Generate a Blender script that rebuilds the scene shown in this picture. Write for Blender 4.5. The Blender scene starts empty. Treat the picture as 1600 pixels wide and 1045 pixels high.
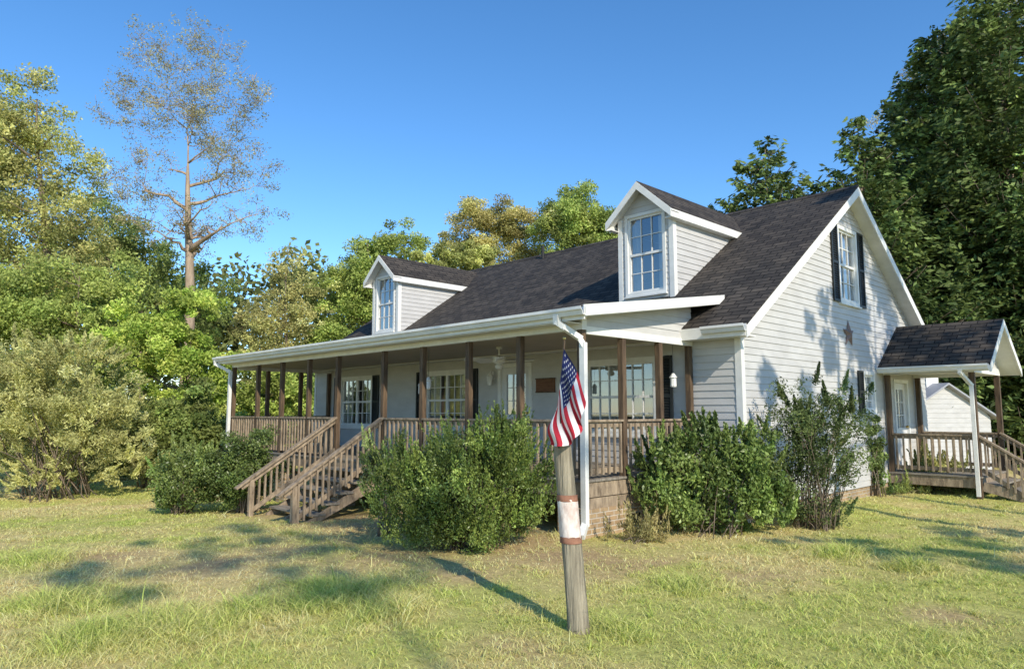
import bpy, bmesh, math, random
import numpy as np
from mathutils import Vector
random.seed(7); rng = np.random.default_rng(11)
S = bpy.context.scene; COL = S.collection
# ------------------------------------------------------------------ camera geometry (metres, z up, camera above origin)
CAMZ = 1.9; FPX = 1100.0
YAW = math.radians(46.1); PIT = math.atan(121/1100.0)
FW = (-math.sin(YAW), math.cos(YAW)); RT = (math.cos(YAW), math.sin(YAW))
def pt(px, py, fwd):
    u = px-800; v = py-522.5
    k = fwd/(FPX*math.cos(PIT)+v*math.sin(PIT))
    r = u*k; z = CAMZ+(FPX*math.sin(PIT)-v*math.cos(PIT))*k
    return Vector((FW[0]*fwd+RT[0]*r, FW[1]*fwd+RT[1]*r, z))
def sst(a, b, x):
    t = np.clip((np.asarray(x, float)-a)/(b-a), 0, 1); return t*t*(3-2*t)
_tab = rng.random((256, 256))
def vnoise(x, y, sc, seed=0):
    x = np.asarray(x, float)/sc+seed*17.3+1000; y = np.asarray(y, float)/sc+seed*9.1+1000
    xi = np.floor(x).astype(int); yi = np.floor(y).astype(int)
    fx = x-xi; fy = y-yi; fx = fx*fx*(3-2*fx); fy = fy*fy*(3-2*fy)
    a = _tab[xi % 256, yi % 256]; b = _tab[(xi+1) % 256, yi % 256]
    c = _tab[xi % 256, (yi+1) % 256]; d = _tab[(xi+1) % 256, (yi+1) % 256]
    return (a*(1-fx)+b*fx)*(1-fy)+(c*(1-fx)+d*fx)*fy
def gz(x, y):
    x = np.asarray(x, float); y = np.asarray(y, float)
    r = np.hypot(x, y)
    z = -0.45*sst(7, 22, -x)-0.7*sst(22, 32, y)
    z = z+(vnoise(x, y, 2.2, 3)-.5)*0.09*np.clip(r/10, .3, 1)+(vnoise(x, y, .7, 5)-.5)*0.035
    return z
# ------------------------------------------------------------------ materials
def newmat(name):
    m = bpy.data.materials.new(name); m.use_nodes = True
    nt = m.node_tree; b = nt.nodes['Principled BSDF']
    return m, nt, b
def L(nt, a, b): nt.links.new(a, b)
def basic(name, c1, c2=None, scale=5, rough=.7, bump=0, bscale=40, stretch=(1, 1, 1), metallic=0, spec=.3, rnd=0.0):
    m, nt, b = newmat(name)
    c2 = c2 or tuple(x*.75 for x in c1)
    tc = nt.nodes.new('ShaderNodeTexCoord'); mp = nt.nodes.new('ShaderNodeMapping'); mp.inputs['Scale'].default_value = stretch
    L(nt, tc.outputs['Object'], mp.inputs['Vector'])
    vec = mp.outputs['Vector']
    if rnd:
        oi = nt.nodes.new('ShaderNodeObjectInfo'); ad = nt.nodes.new('ShaderNodeVectorMath'); ad.operation = 'ADD'
        sc = nt.nodes.new('ShaderNodeMath'); sc.operation = 'MULTIPLY'; sc.inputs[1].default_value = 37
        L(nt, oi.outputs['Random'], sc.inputs[0]); L(nt, vec, ad.inputs[0]); L(nt, sc.outputs[0], ad.inputs[1]); vec = ad.outputs[0]
    n = nt.nodes.new('ShaderNodeTexNoise'); n.inputs['Scale'].default_value = scale; n.inputs['Detail'].default_value = 6; n.inputs['Roughness'].default_value = .65
    L(nt, vec, n.inputs['Vector'])
    r = nt.nodes.new('ShaderNodeValToRGB'); r.color_ramp.elements[0].position = .32; r.color_ramp.elements[1].position = .68
    r.color_ramp.elements[0].color = (*c2, 1); r.color_ramp.elements[1].color = (*c1, 1)
    L(nt, n.outputs['Fac'], r.inputs['Fac']); L(nt, r.outputs['Color'], b.inputs['Base Color'])
    b.inputs['Roughness'].default_value = rough; b.inputs['Metallic'].default_value = metallic; b.inputs['Specular IOR Level'].default_value = spec
    if bump:
        n2 = nt.nodes.new('ShaderNodeTexNoise'); n2.inputs['Scale'].default_value = bscale; n2.inputs['Detail'].default_value = 4
        L(nt, vec, n2.inputs['Vector'])
        bp = nt.nodes.new('ShaderNodeBump'); bp.inputs['Strength'].default_value = bump; bp.inputs['Distance'].default_value = .02
        L(nt, n2.outputs['Fac'], bp.inputs['Height']); L(nt, bp.outputs['Normal'], b.inputs['Normal'])
    return m
def bricky(name, ca, cb, mortar, bw, rh, ms, swap=None, rough=.85, bump=.6, blo=(.6, .6, .6), bhi=(1.35, 1.28, 1.18), nsc=1.3, stretch=(1, 1, 1)):
    m, nt, b = newmat(name)
    tc = nt.nodes.new('ShaderNodeTexCoord'); sp = nt.nodes.new('ShaderNodeSeparateXYZ'); cb_ = nt.nodes.new('ShaderNodeCombineXYZ')
    L(nt, tc.outputs['Object'], sp.inputs[0])
    a, c = swap or ('X', 'Y')
    L(nt, sp.outputs[a], cb_.inputs['X']); L(nt, sp.outputs[c], cb_.inputs['Y'])
    t = nt.nodes.new('ShaderNodeTexBrick'); t.inputs['Scale'].default_value = 1
    t.inputs['Brick Width'].default_value = bw; t.inputs['Row Height'].default_value = rh; t.inputs['Mortar Size'].default_value = ms
    t.inputs['Mortar Smooth'].default_value = .3; t.offset = .37; t.inputs['Bias'].default_value = 0
    t.inputs['Color1'].default_value = (*ca, 1); t.inputs['Color2'].default_value = (*cb, 1); t.inputs['Mortar'].default_value = (*mortar, 1)
    L(nt, cb_.outputs[0], t.inputs['Vector'])
    mp = nt.nodes.new('ShaderNodeMapping'); mp.inputs['Scale'].default_value = stretch; L(nt, tc.outputs['Object'], mp.inputs['Vector'])
    n = nt.nodes.new('ShaderNodeTexNoise'); n.inputs['Scale'].default_value = nsc; n.inputs['Detail'].default_value = 8; n.inputs['Roughness'].default_value = .72
    L(nt, mp.outputs['Vector'], n.inputs['Vector'])
    r = nt.nodes.new('ShaderNodeValToRGB'); r.color_ramp.elements[0].position = .3; r.color_ramp.elements[1].position = .7
    r.color_ramp.elements[0].color = (*blo, 1); r.color_ramp.elements[1].color = (*bhi, 1)
    L(nt, n.outputs['Fac'], r.inputs['Fac'])
    mx = nt.nodes.new('ShaderNodeMix'); mx.data_type = 'RGBA'; mx.blend_type = 'MULTIPLY'; mx.inputs['Factor'].default_value = 1
    L(nt, t.outputs['Color'], mx.inputs[6]); L(nt, r.outputs['Color'], mx.inputs[7]); L(nt, mx.outputs[2], b.inputs['Base Color'])
    bp = nt.nodes.new('ShaderNodeBump'); bp.inputs['Strength'].default_value = bump; bp.inputs['Distance'].default_value = .02; bp.invert = True
    L(nt, t.outputs['Fac'], bp.inputs['Height']); L(nt, bp.outputs['Normal'], b.inputs['Normal'])
    b.inputs['Roughness'].default_value = rough; b.inputs['Specular IOR Level'].default_value = .2
    return m
def leafmat(name, trans=.35, rough=.55, spec=.25):
    m, nt, b = newmat(name)
    at = nt.nodes.new('ShaderNodeAttribute'); at.attribute_name = 'tint'
    L(nt, at.outputs['Color'], b.inputs['Base Color']); b.inputs['Roughness'].default_value = rough; b.inputs['Specular IOR Level'].default_value = spec
    tr = nt.nodes.new('ShaderNodeBsdfTranslucent'); L(nt, at.outputs['Color'], tr.inputs['Color'])
    mx = nt.nodes.new('ShaderNodeMixShader'); mx.inputs[0].default_value = trans
    out = nt.nodes['Material Output']
    L(nt, b.outputs[0], mx.inputs[1]); L(nt, tr.outputs[0], mx.inputs[2]); L(nt, mx.outputs[0], out.inputs['Surface'])
    return m
def glassmat():
    m, nt, b = newmat('window_glass')
    g = nt.nodes.new('ShaderNodeBsdfGlossy'); g.inputs['Roughness'].default_value = .02; g.inputs['Color'].default_value = (.95, .97, 1, 1)
    t = nt.nodes.new('ShaderNodeBsdfTransparent'); t.inputs['Color'].default_value = (.82, .87, .88, 1)
    f = nt.nodes.new('ShaderNodeFresnel'); f.inputs['IOR'].default_value = 1.5
    ma = nt.nodes.new('ShaderNodeMath'); ma.operation = 'MULTIPLY_ADD'; ma.inputs[1].default_value = 1.6; ma.inputs[2].default_value = .2; ma.use_clamp = True
    L(nt, f.outputs[0], ma.inputs[0])
    mx = nt.nodes.new('ShaderNodeMixShader'); L(nt, ma.outputs[0], mx.inputs[0]); L(nt, t.outputs[0], mx.inputs[1]); L(nt, g.outputs[0], mx.inputs[2])
    L(nt, mx.outputs[0], nt.nodes['Material Output'].inputs['Surface'])
    return m
M = {}
M['siding'] = basic('vinyl_siding', (.55, .545, .53), (.45, .445, .43), scale=1.6, rough=.55, stretch=(1, 1, 2.5))
M['white'] = basic('white_trim', (.78, .78, .75), (.64, .64, .61), scale=3, rough=.45)
M['ceiling'] = basic('porch_ceiling_paint', (.42, .36, .28), (.34, .29, .22), scale=2, rough=.6)
M['wood'] = basic('brown_stained_wood', (.165, .11, .066), (.05, .033, .022), scale=6, rough=.7, bump=.4, bscale=30, stretch=(3, 3, .4), rnd=1)
M['rail'] = basic('weathered_rail_wood', (.42, .33, .23), (.14, .105, .073), scale=6, rough=.78, bump=.4, bscale=30, stretch=(2, 2, .6), rnd=1)
M['tread'] = basic('grey_weathered_board', (.32, .285, .235), (.18, .155, .125), scale=5, rough=.8, bump=.3, stretch=(.5, 4, 2))
SH = ((.086, .077, .068), (.042, .039, .037), (.013, .012, .012))
M['shingle'] = bricky('asphalt_shingle', *SH, .32, .125, .013, blo=(.62, .63, .65), bhi=(1.28, 1.2, 1.1), nsc=1.7, stretch=(1.6, .55, .55))
M['shingle_x'] = bricky('asphalt_shingle_dormer', *SH, .32, .10, .013, swap=('Y', 'X'), blo=(.62, .63, .65), bhi=(1.28, 1.2, 1.1), nsc=1.7)
M['brickx'] = bricky('foundation_brick', (.42, .32, .20), (.33, .235, .145), (.46, .42, .36), .21, .075, .011, swap=('X', 'Z'))
M['bricky'] = bricky('foundation_brick_side', (.42, .32, .20), (.33, .235, .145), (.46, .42, .36), .21, .075, .011, swap=('Y', 'Z'))
M['glass'] = glassmat()
M['shutter'] = basic('dark_shutter_paint', (.022, .026, .026), (.015, .017, .018), rough=.45)
M['curtain'] = basic('cream_curtain', (.72, .70, .64), (.6, .58, .52), scale=4, rough=.9)
M['door'] = basic('door_paint', (.70, .70, .69), (.62, .62, .61), rough=.4)
M['brass'] = basic('brass', (.5, .36, .12), rough=.3, metallic=1)
M['black'] = basic('black_metal', (.02, .02, .02), rough=.5)
M['rust'] = basic('rusty_metal', (.34, .17, .11), (.19, .085, .055), scale=14, rough=.8)
M['star'] = basic('weathered_star_metal', (.24, .165, .14), (.15, .11, .10), scale=9, rough=.6)
M['bark'] = basic('tree_bark', (.24, .19, .14), (.11, .085, .06), scale=4, rough=.9, bump=.8, bscale=12, stretch=(3, 3, .6))
M['bark_pale'] = basic('pale_tree_bark', (.46, .35, .25), (.25, .185, .13), scale=3, rough=.9, bump=.8, bscale=10, stretch=(2, 2, .5))
M['post'] = basic('weathered_post_wood', (.42, .37, .27), (.13, .112, .082), scale=5, rough=.9, bump=1.0, bscale=14, stretch=(6, 6, .25))
M['wrap'] = basic('faded_wrap', (.82, .76, .71), (.50, .36, .30), scale=8, rough=.8, bump=.5, bscale=12, stretch=(1.5, 1.5, .8))
M['leaf'] = leafmat('leaf', trans=.38); M['needle'] = leafmat('conifer_spray', trans=.25, rough=.6); M['gloss'] = leafmat('glossy_leaf', trans=.25, rough=.4, spec=.4)
M['grass'] = leafmat('grass_blade', trans=.4, rough=.6)
M['sign'] = basic('sign_wood', (.20, .09, .045), (.11, .05, .025), scale=6, rough=.6, stretch=(1, 3, 6))
M['greyroof'] = basic('pale_metal_roof', (.36, .37, .40), (.30, .31, .34), rough=.5)
M['red'] = basic('flag_red', (.46, .022, .04), (.40, .02, .035), rough=.8); M['fwhite'] = basic('flag_white', (.78, .76, .75), (.72, .70, .7), rough=.8)
M['navy'] = basic('flag_navy', (.018, .026, .11), (.014, .02, .085), rough=.8)
M['soil'] = basic('dark_crawlspace', (.05, .04, .03), rough=.95)
# ------------------------------------------------------------------ mesh helpers
WO = {}
def link(name, data, parent, origin):
    o = bpy.data.objects.new(name, data); COL.objects.link(o)
    origin = Vector(origin); WO[o.name] = origin
    if parent is not None:
        o.parent = parent; o.location = origin-WO[parent.name]
    else: o.location = origin
    return o
def thing(name, label, cat, loc, group=None):
    o = link(name, None, None, loc); return tag(o, label, cat, group)
def tag(o, label, cat, group=None):
    o['label'] = label; o['category'] = cat
    if group: o['group'] = group
    return o
class MB:
    def __init__(s): s.v = []; s.f = []; s.mi = []
    def add(s, vs, fs, mi=0):
        b = len(s.v); s.v += [tuple(p) for p in vs]; s.f += [tuple(b+i for i in f) for f in fs]; s.mi += [mi]*len(fs)
    def box(s, x0, x1, y0, y1, z0, z1, mi=0):
        s.hexa([(x0, y0, z0), (x1, y0, z0), (x1, y1, z0), (x0, y1, z0), (x0, y0, z1), (x1, y0, z1), (x1, y1, z1), (x0, y1, z1)], mi)
    def hexa(s, p, mi=0): s.add(p, [(0, 3, 2, 1), (4, 5, 6, 7), (0, 1, 5, 4), (1, 2, 6, 5), (2, 3, 7, 6), (3, 0, 4, 7)], mi)
    def beam(s, a, b, w, h, side=None, mi=0):
        a = Vector(a); b = Vector(b); d = (b-a).normalized()
        sd = Vector(side) if side else (d.cross(Vector((0, 0, 1))) if abs(d.z) < .99 else Vector((1, 0, 0)))
        sd.normalize(); up = sd.cross(d).normalized()
        q = []
        for e in (a, b):
            for (i, j) in ((-1, -1), (1, -1), (1, 1), (-1, 1)): q.append(e+sd*w/2*i+up*h/2*j)
        s.hexa(q, mi)
    def slab(s, pts, t, mi=0):
        pts = [Vector(p) for p in pts]; n = len(pts)
        lo = [p-Vector((0, 0, t)) for p in pts]
        s.add(pts+lo, [tuple(range(n)), tuple(range(2*n-1, n-1, -1))]+[(i, i+n, (i+1) % n+n, (i+1) % n) for i in range(n)], mi)
    def tube(s, pts, rs, n=7, cap=True, mi=0):
        pts = [Vector(p) for p in pts]
        d0 = (pts[-1]-pts[0]).normalized()
        ref = Vector((1, 0, 0)) if abs(d0.x) < .8 else Vector((0, 1, 0))
        vs = []
        for i, p in enumerate(pts):
            d = (pts[min(i+1, len(pts)-1)]-pts[max(i-1, 0)]).normalized()
            a = d.cross(ref).normalized(); b = d.cross(a)
            for k in range(n):
                t = 2*math.pi*k/n; vs.append(p+(a*math.cos(t)+b*math.sin(t))*rs[i])
        fs = []
        for i in range(len(pts)-1):
            for k in range(n): fs.append((i*n+k, i*n+(k+1) % n, (i+1)*n+(k+1) % n, (i+1)*n+k))
        if cap: fs += [tuple(range(n))[::-1], tuple(range((len(pts)-1)*n, len(pts)*n))]
        s.add(vs, fs, mi)
    def lathe(s, c, prof, n=12, mi=0):
        vs = []
        for (r, z) in prof:
            for k in range(n): t = 2*math.pi*k/n; vs.append((c[0]+r*math.cos(t), c[1]+r*math.sin(t), c[2]+z))
        fs = [(i*n+k, i*n+(k+1) % n, (i+1)*n+(k+1) % n, (i+1)*n+k) for i in range(len(prof)-1) for k in range(n)]
        fs += [tuple(range(n))[::-1], tuple(range((len(prof)-1)*n, len(prof)*n))]
        s.add(vs, fs, mi)
    def build(s, name, mats, parent=None, smooth=False, normals=True):
        a = np.array(s.v, float); lo = a.min(0); hi = a.max(0)
        org = Vector(((lo[0]+hi[0])/2, (lo[1]+hi[1])/2, lo[2]))
        me = bpy.data.meshes.new(name); me.from_pydata((a-np.array(org)).tolist(), [], s.f)
        if not isinstance(mats, (list, tuple)): mats = [mats]
        for m in mats: me.materials.append(m)
        if len(mats) > 1: me.polygons.foreach_set('material_index', s.mi)
        if normals:
            bm = bmesh.new(); bm.from_mesh(me); bmesh.ops.recalc_face_normals(bm, faces=bm.faces); bm.to_mesh(me); bm.free()
        if smooth: me.polygons.foreach_set('use_smooth', [True]*len(me.polygons))
        me.update()
        return link(name, me, parent, org)
def one(name, mat, parent, fn, *a):
    mb = MB(); getattr(mb, fn)(*a); return mb.build(name, mat, parent)
def rawmesh(name, co, loops, starts, tint, mat, parent, smooth=False):
    lo = co.min(0); hi = co.max(0); org = np.array([(lo[0]+hi[0])/2, (lo[1]+hi[1])/2, lo[2]])
    me = bpy.data.meshes.new(name)
    me.vertices.add(len(co)); me.vertices.foreach_set('co', (co-org).astype(np.float32).ravel())
    me.loops.add(len(loops)); me.loops.foreach_set('vertex_index', loops.astype(np.int32))
    me.polygons.add(len(starts)); me.polygons.foreach_set('loop_start', starts.astype(np.int32))
    me.update(calc_edges=True)
    if tint is not None:
        at = me.attributes.new('tint', 'FLOAT_COLOR', 'POINT')
        at.data.foreach_set('color', np.concatenate([np.clip(tint, 0, .8), np.ones((len(tint), 1))], 1).astype(np.float32).ravel())
    me.materials.append(mat)
    return link(name, me, parent, org)
def unit(a): return a/np.maximum(np.linalg.norm(a, axis=1, keepdims=True), 1e-6)
def leaves(name, C, Ln, Wd, tint, mat, parent, up=.5, axis=None, axj=.5):
    n = len(C)
    if axis is None:
        nn = unit(rng.normal(size=(n, 3))+np.array([0.3, -.18, up])); a = unit(np.cross(nn, rng.normal(size=(n, 3))))
    else:
        a = unit(axis+rng.normal(size=(n, 3))*axj); nn = unit(np.cross(a, rng.normal(size=(n, 3))))
    b = np.cross(nn, a)
    l = (Ln*rng.uniform(.65, 1.3, n))[:, None]/2; w = (Wd*rng.uniform(.65, 1.3, n))[:, None]/2
    co = np.stack([C+a*l, C+b*w+a*l*.1, C-a*l, C-b*w+a*l*.1], 1).reshape(-1, 3)
    return rawmesh(name, co, np.arange(4*n), np.arange(n)*4, np.repeat(tint, 4, 0), mat, parent)
def tints(cl_of, ncl, c1, c2, var=.25, jit=.16):
    c1 = np.array(c1); c2 = np.array(c2); n = len(cl_of)
    mixc = rng.random(ncl); br = np.exp(rng.normal(0, var, ncl))
    t = np.clip(mixc[cl_of]+rng.normal(0, .18, n), 0, 1)[:, None]
    return (c1*(1-t)+c2*t)*(br[cl_of]*np.exp(rng.normal(0, jit, n)))[:, None]
# ------------------------------------------------------------------ vegetation
TN = 1.95; TLf = 1.04
def plant(name, label, cat, px, fwd, crowns, n, leaf, c1, c2, clumps=70, rc=.16, trunk=None, limbs=24, mat='leaf', bark='bark',
          group=None, shrub=False, dscale=.9, up=.5, shell=2.4, var=.28, twig=0, aspect=.5, xy=None, spike=None, tb_=None, spread=.2, thick=1.0, fork=1.0):
    if xy is None: b = pt(px, 643, fwd); x, y = b.x, b.y
    else: x, y = xy
    if group is None: group = 'shrubs and bushes around the house' if shrub else 'broadleaf trees around the house'
    n = int(n*(1.35 if shrub else TN)); leaf *= (1.05 if shrub else TLf)
    TB = tb_ or (1.9 if shrub else 2.35)
    g = float(gz(x, y)); root = thing(name, label, cat, (x, y, g), group)
    E = []
    for e in crowns:
        c = pt(e[0], e[1], fwd) if xy is None else Vector((x+e[0], y+e[1], e[2]))
        if xy is None: rx = e[2]/1106*fwd; rz = e[3]/1106*fwd
        else: rx, rz = e[3], e[4]
        E.append((np.array(c), rx, rz))
    w = np.array([(rx*rx*rz)**.75 for _, rx, rz in E]); w /= w.sum()
    cl = []; rcs = []; dirs = []
    for k in range(clumps):
        c, rx, rz = E[rng.choice(len(E), p=w)]
        d = rng.normal(size=3); d /= np.linalg.norm(d); r = rng.random()**(1/shell)
        dv = np.array(RT+(0,))*d[0]*rx+np.array(FW+(0,))*d[1]*rx*dscale+np.array([0, 0, d[2]*rz])
        cl.append(c+dv*r*.92); dirs.append(dv); rcs.append(min(rx, rz)*rc*rng.uniform(.7, 1.5)/.3)
    cl = np.array(cl); rcs = np.array(rcs); dirs = np.array(dirs)
    if shrub: cl[:, 2] = np.maximum(cl[:, 2], g+.08)
    of = rng.choice(clumps, size=n, p=(rcs**1.7)/(rcs**1.7).sum())
    d = unit(rng.normal(size=(n, 3)))*(rng.random(n)**.55)[:, None]*np.array([1, 1, .75])
    C = cl[of]+d*rcs[of][:, None]
    axis = None
    if spike:       # upright leafy shoots
        m = int(n*.55); ns = spike; sc = rng.choice(clumps, ns); sb = cl[sc]; sd_ = unit(dirs[sc]*np.array([.7, .7, .5])+np.array([0, 0, .9])); ln = rng.uniform(.12, .46, ns)
        sb = sb+rng.normal(size=(ns, 3))*rcs[sc][:, None]*.45
        so = rng.integers(0, ns, m); tt = rng.random(m)
        C[:m] = sb[so]+sd_[so]*(tt*ln[so])[:, None]+rng.normal(size=(m, 3))*(.024*(1.15-tt))[:, None]; of[:m] = sc[so]
        axis = rng.normal(size=(n, 3)); axis[:m] = sd_[so]*1.6+rng.normal(size=(m, 3))*.6
    if shrub: C[:, 2] = np.maximum(C[:, 2], g+.02+.06*rng.random(n))
    tb = MB(); top = max(c[2]+rz*.7 for c, rx, rz in E)
    idx = np.argsort(-rcs)[:limbs]
    if shrub:
        for i in idx:
            s0 = Vector((x+random.uniform(-spread, spread), y+random.uniform(-spread, spread), g-.05)); e = Vector(cl[i]); m = s0.lerp(e, .5)+Vector((0, 0, .12*(e-s0).length))
            r0 = trunk or .02
            tb.tube([s0, s0.lerp(m, .5)+Vector((0, 0, .03)), m, e], [r0, r0*.85, r0*.65, r0*.3], 5)
    else:
        ztop = g+(top-g)*.92*fork; r0 = trunk; H = ztop-g
        cx = np.mean([c for c, _, _ in E], 0)
        ph = random.uniform(0, 6)
        def tp(t):
            k = sst(.35, 1, t)*.75
            return Vector((x*(1-k)+cx[0]*k+.018*H*math.sin(4*t+ph)*t, y*(1-k)+cx[1]*k+.018*H*math.cos(5*t+ph)*t, g-.2+(H+.2)*t))
        def tr(t): return max(r0*((1-t)**(.8 if fork == 1 else .5)), .025)*(1+.5*math.exp(-t*30))
        N = 14; tb.tube([tp(i/N) for i in range(N+1)], [tr(i/N) for i in range(N+1)], 9)
        zlow = min(cl[:, 2])
        AP = [(tp(t), tr(t)) for t in np.linspace(.2, .97, 40)]; AP = [a for a in AP if a[0].z > g+(zlow-g)*.72] or AP[-5:]
        apx = [np.array(a[0]) for a in AP]; apr = [a[1] for a in AP]
        # limbs grow outward: each clump joins the nearest wood already standing below it
        order = sorted(idx, key=lambda i: math.hypot(cl[i][0]-tp(max(0, min((cl[i][2]-g)/H, 1))).x, cl[i][1]-tp(max(0, min((cl[i][2]-g)/H, 1))).y))
        order = [order[j] for j in np.argsort(np.arange(len(order))+rng.normal(0, len(order)*(.22 if fork == 1 else .6), len(order)))]
        for i in order:
            e = Vector(cl[i]); A_ = np.array(apx); R_ = np.array(apr)
            dd = np.linalg.norm(A_-np.array(e), axis=1); dz = A_[:, 2]-(e.z-.35*dd)
            cost = dd*(1+.12*rng.random(len(dd)))+np.maximum(0, dz)*1.3+.35/(R_*12+.05)*.25
            j = int(np.argmin(cost)); s0 = Vector(A_[j]); ra = R_[j]; ln = (e-s0).length
            if ln < .15: continue
            jit = lambda k: Vector((random.uniform(-1, 1), random.uniform(-1, 1), random.uniform(-.8, .8)))*ln*k
            sag = Vector((0, 0, random.uniform(-.04, .12)*ln))
            r = min(ra*.78, (.022+ln*.02)*thick)
            P = [s0, s0.lerp(e, .27)+jit(.05)+sag*.6, s0.lerp(e, .52)+jit(.07)+sag, s0.lerp(e, .77)+jit(.06)+sag*.6, e]
            rr = [r, r*.84, r*.66, r*.46, max(r*.2, .008)]
            tb.tube(P, rr, 6)
            for k in (1, 2, 3):
                apx.append(np.array(P[k])); apr.append(rr[k])
                q = P[k].lerp(P[k+1], .5); apx.append(np.array(q)); apr.append((rr[k]+rr[k+1])/2)
            for q in range(twig):
                a = P[2].lerp(e, random.uniform(0, .9)); dv = Vector(rng.normal(size=3)); dv.z = abs(dv.z)*.7; dv.normalize()
                e2 = a+dv*rcs[i]*random.uniform(.6, 1.5)
                tb.tube([a, a.lerp(e2, .5)+Vector((0, 0, .05*ln*random.uniform(-1, 1))), e2], [max(r*.3, .013), max(.010, r*.2), .007], 4)
    tb.build('stem' if shrub else 'trunk', M[bark], root, smooth=True, normals=False)
    leaves('foliage' if shrub else 'crown', C, leaf, leaf*aspect, tints(of, clumps, c1, c2, var)*TB, M[mat], root, up=up, axis=axis)
    return root
def conifer(name, label, px, fwd, toppy, halfpx, n, c1, c2, trunk=.25, base=.05, pw=.75, sp=.32, step=.62):
    b = pt(px, 643, fwd); x, y = b.x, b.y; g = float(gz(x, y)); T = pt(px, toppy, fwd); H = T.z-g; R = halfpx/1106*fwd
    root = thing(name, label, 'conifer tree', (x, y, g), 'evergreens behind the house')
    tb = MB(); tb.tube([(x, y, g-.2), (x, y, g+H*.5), (x, y, g+H*.97)], [trunk, trunk*.6, .02], 8)
    nb = int(H*26); C = []; A = []; of = []
    brs = []
    for k in range(nb):
        t = base+(1-base)*(1-(1-rng.random())**.68)
        az = rng.uniform(0, 6.283)
        zz = t*H; zq = round(zz/step+.5*math.sin(az*2+1))*step-.5*step*math.sin(az*2+1); t = min(.985, max(base, (zz*.5+zq*.5)/H))
        ln = R*max(0, min(1, ((1-t)/(1-base))))**pw*(rng.uniform(.72, 1.08) if rng.random() < .88 else rng.uniform(1.05, 1.25))*(1 if t > .2 else .75+t)+.25
        brs.append((t, ln, az))
    w = np.array([b[1]**1.0+.3 for b in brs]); w /= w.sum(); cnt = rng.multinomial(n, w)
    for k, (t, ln, az) in enumerate(brs):
        m = cnt[k]
        if not m: continue
        ca, sa = math.cos(az), math.sin(az); z0 = g+H*t
        # side sprays: little fans along the limb, each drooping at its tip
        nf = max(5, int(ln*7)); fs = rng.random(nf)**.6; fl = rng.uniform(-1, 1, nf)*(.36*ln*(1-fs*.62)+.2); fj = rng.normal(0, .06*ln+.08, nf)
        q = rng.integers(0, nf, m); u = rng.random(m)
        rise = rng.uniform(.05, .4)
        s = fs[q]; lat = fl[q]*u; cx = s*ln+.22*np.abs(fl[q])*u
        zz = z0+s*ln*rise-.22*ln*np.sin(s*3.0)+fj[q]*u-.2*np.abs(fl[q])*u*u+rng.normal(0, .07, m)-.14*rng.random(m)
        lat = lat+rng.normal(0, .09, m); cx = cx+rng.normal(0, .09, m)
        C.append(np.stack([x+ca*cx-sa*lat, y+sa*cx+ca*lat, zz], 1))
        sg = np.sign(fl[q])
        A.append(np.stack([ca*.8-sa*sg*.7, sa*.8+ca*sg*.7, np.full(m, .1)-.6*u], 1)); of += list(k*1+0*q)
        if ln > .8 and rng.random() < .3: tb.tube([(x, y, z0), (x+ca*ln*.5, y+sa*ln*.5, z0+ln*.5*rise-.2*ln), (x+ca*ln*.95, y+sa*ln*.95, z0+ln*.95*rise)], [.05, .03, .01], 5)
    tb.build('trunk', M['bark'], root, smooth=True, normals=False)
    C = np.concatenate(C); A = np.concatenate(A)
    leaves('crown', C, sp, sp*.38, tints(np.array(of), nb, c1, c2, .34), M['needle'], root, axis=A, axj=.35)
    return root
# ------------------------------------------------------------------ ground
def spaced(lo, hi, n_f, n_far, far):
    a = np.linspace(lo, hi, n_f); k = np.linspace(0, 1, n_far+1)[1:]**2.6
    return np.concatenate([(lo-k*far)[::-1], a, hi+k*far])
gx = spaced(-26, 12, 190, 26, 420); gy = spaced(-6, 34, 200, 26, 420)
XX, YY = np.meshgrid(gx, gy, indexing='ij'); ZZ = gz(XX, YY)
co = np.stack([XX, YY, ZZ], -1).reshape(-1, 3); nx, ny = len(gx), len(gy)
ii, jj = np.meshgrid(np.arange(nx-1), np.arange(ny-1), indexing='ij'); a = (ii*ny+jj).ravel()
loops = np.stack([a, a+ny, a+ny+1, a+1], 1).ravel()
def lawn_mix(x, y):
    g = vnoise(x, y, 3.1, 1)*.42+vnoise(x, y, 1.1, 2)*.36+vnoise(x, y, .35, 8)*.22
    return np.clip((g-.38)/.25, 0, 1)
GREENS = [(520, 935, .95), (110, 940, .75), (1320, 868, .55), (1065, 915, .45), (250, 985, .8), (150, 1000, .7), (40, 790, 1.4), (600, 960, .5), (960, 985, .35), (700, 930, .3), (200, 790, 1.5), (1240, 985, .4), (390, 960, .5), (1430, 890, .4), (60, 870, .6)]
def gpos(px, py):
    v = py-522.5; k = CAMZ/(-(FPX*math.sin(PIT)-v*math.cos(PIT))); return pt(px, py, (FPX*math.cos(PIT)+v*math.sin(PIT))*k)
GP = [(gpos(a, b), r) for a, b, r in GREENS]
BROWN = [(600, 865, 1.1), (480, 850, 1.0), (740, 890, .8), (900, 870, .9), (330, 880, .7), (820, 1010, .4), (1180, 900, .5), (1480, 960, .4), (180, 860, .6)]
BP = [(gpos(a, b), r) for a, b, r in BROWN]
def wear(x, y):
    m = np.exp(-((y-7.3)/1.0)**2)*(x < -5.2)*(x > -16)*.95
    for p, r in BP: m = np.maximum(m, .8*np.exp(-((x-p.x)**2+(y-p.y)**2)/(r*r)))
    return np.clip(m*(.3+1.1*vnoise(x, y, .5, 12)), 0, 1)
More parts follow.
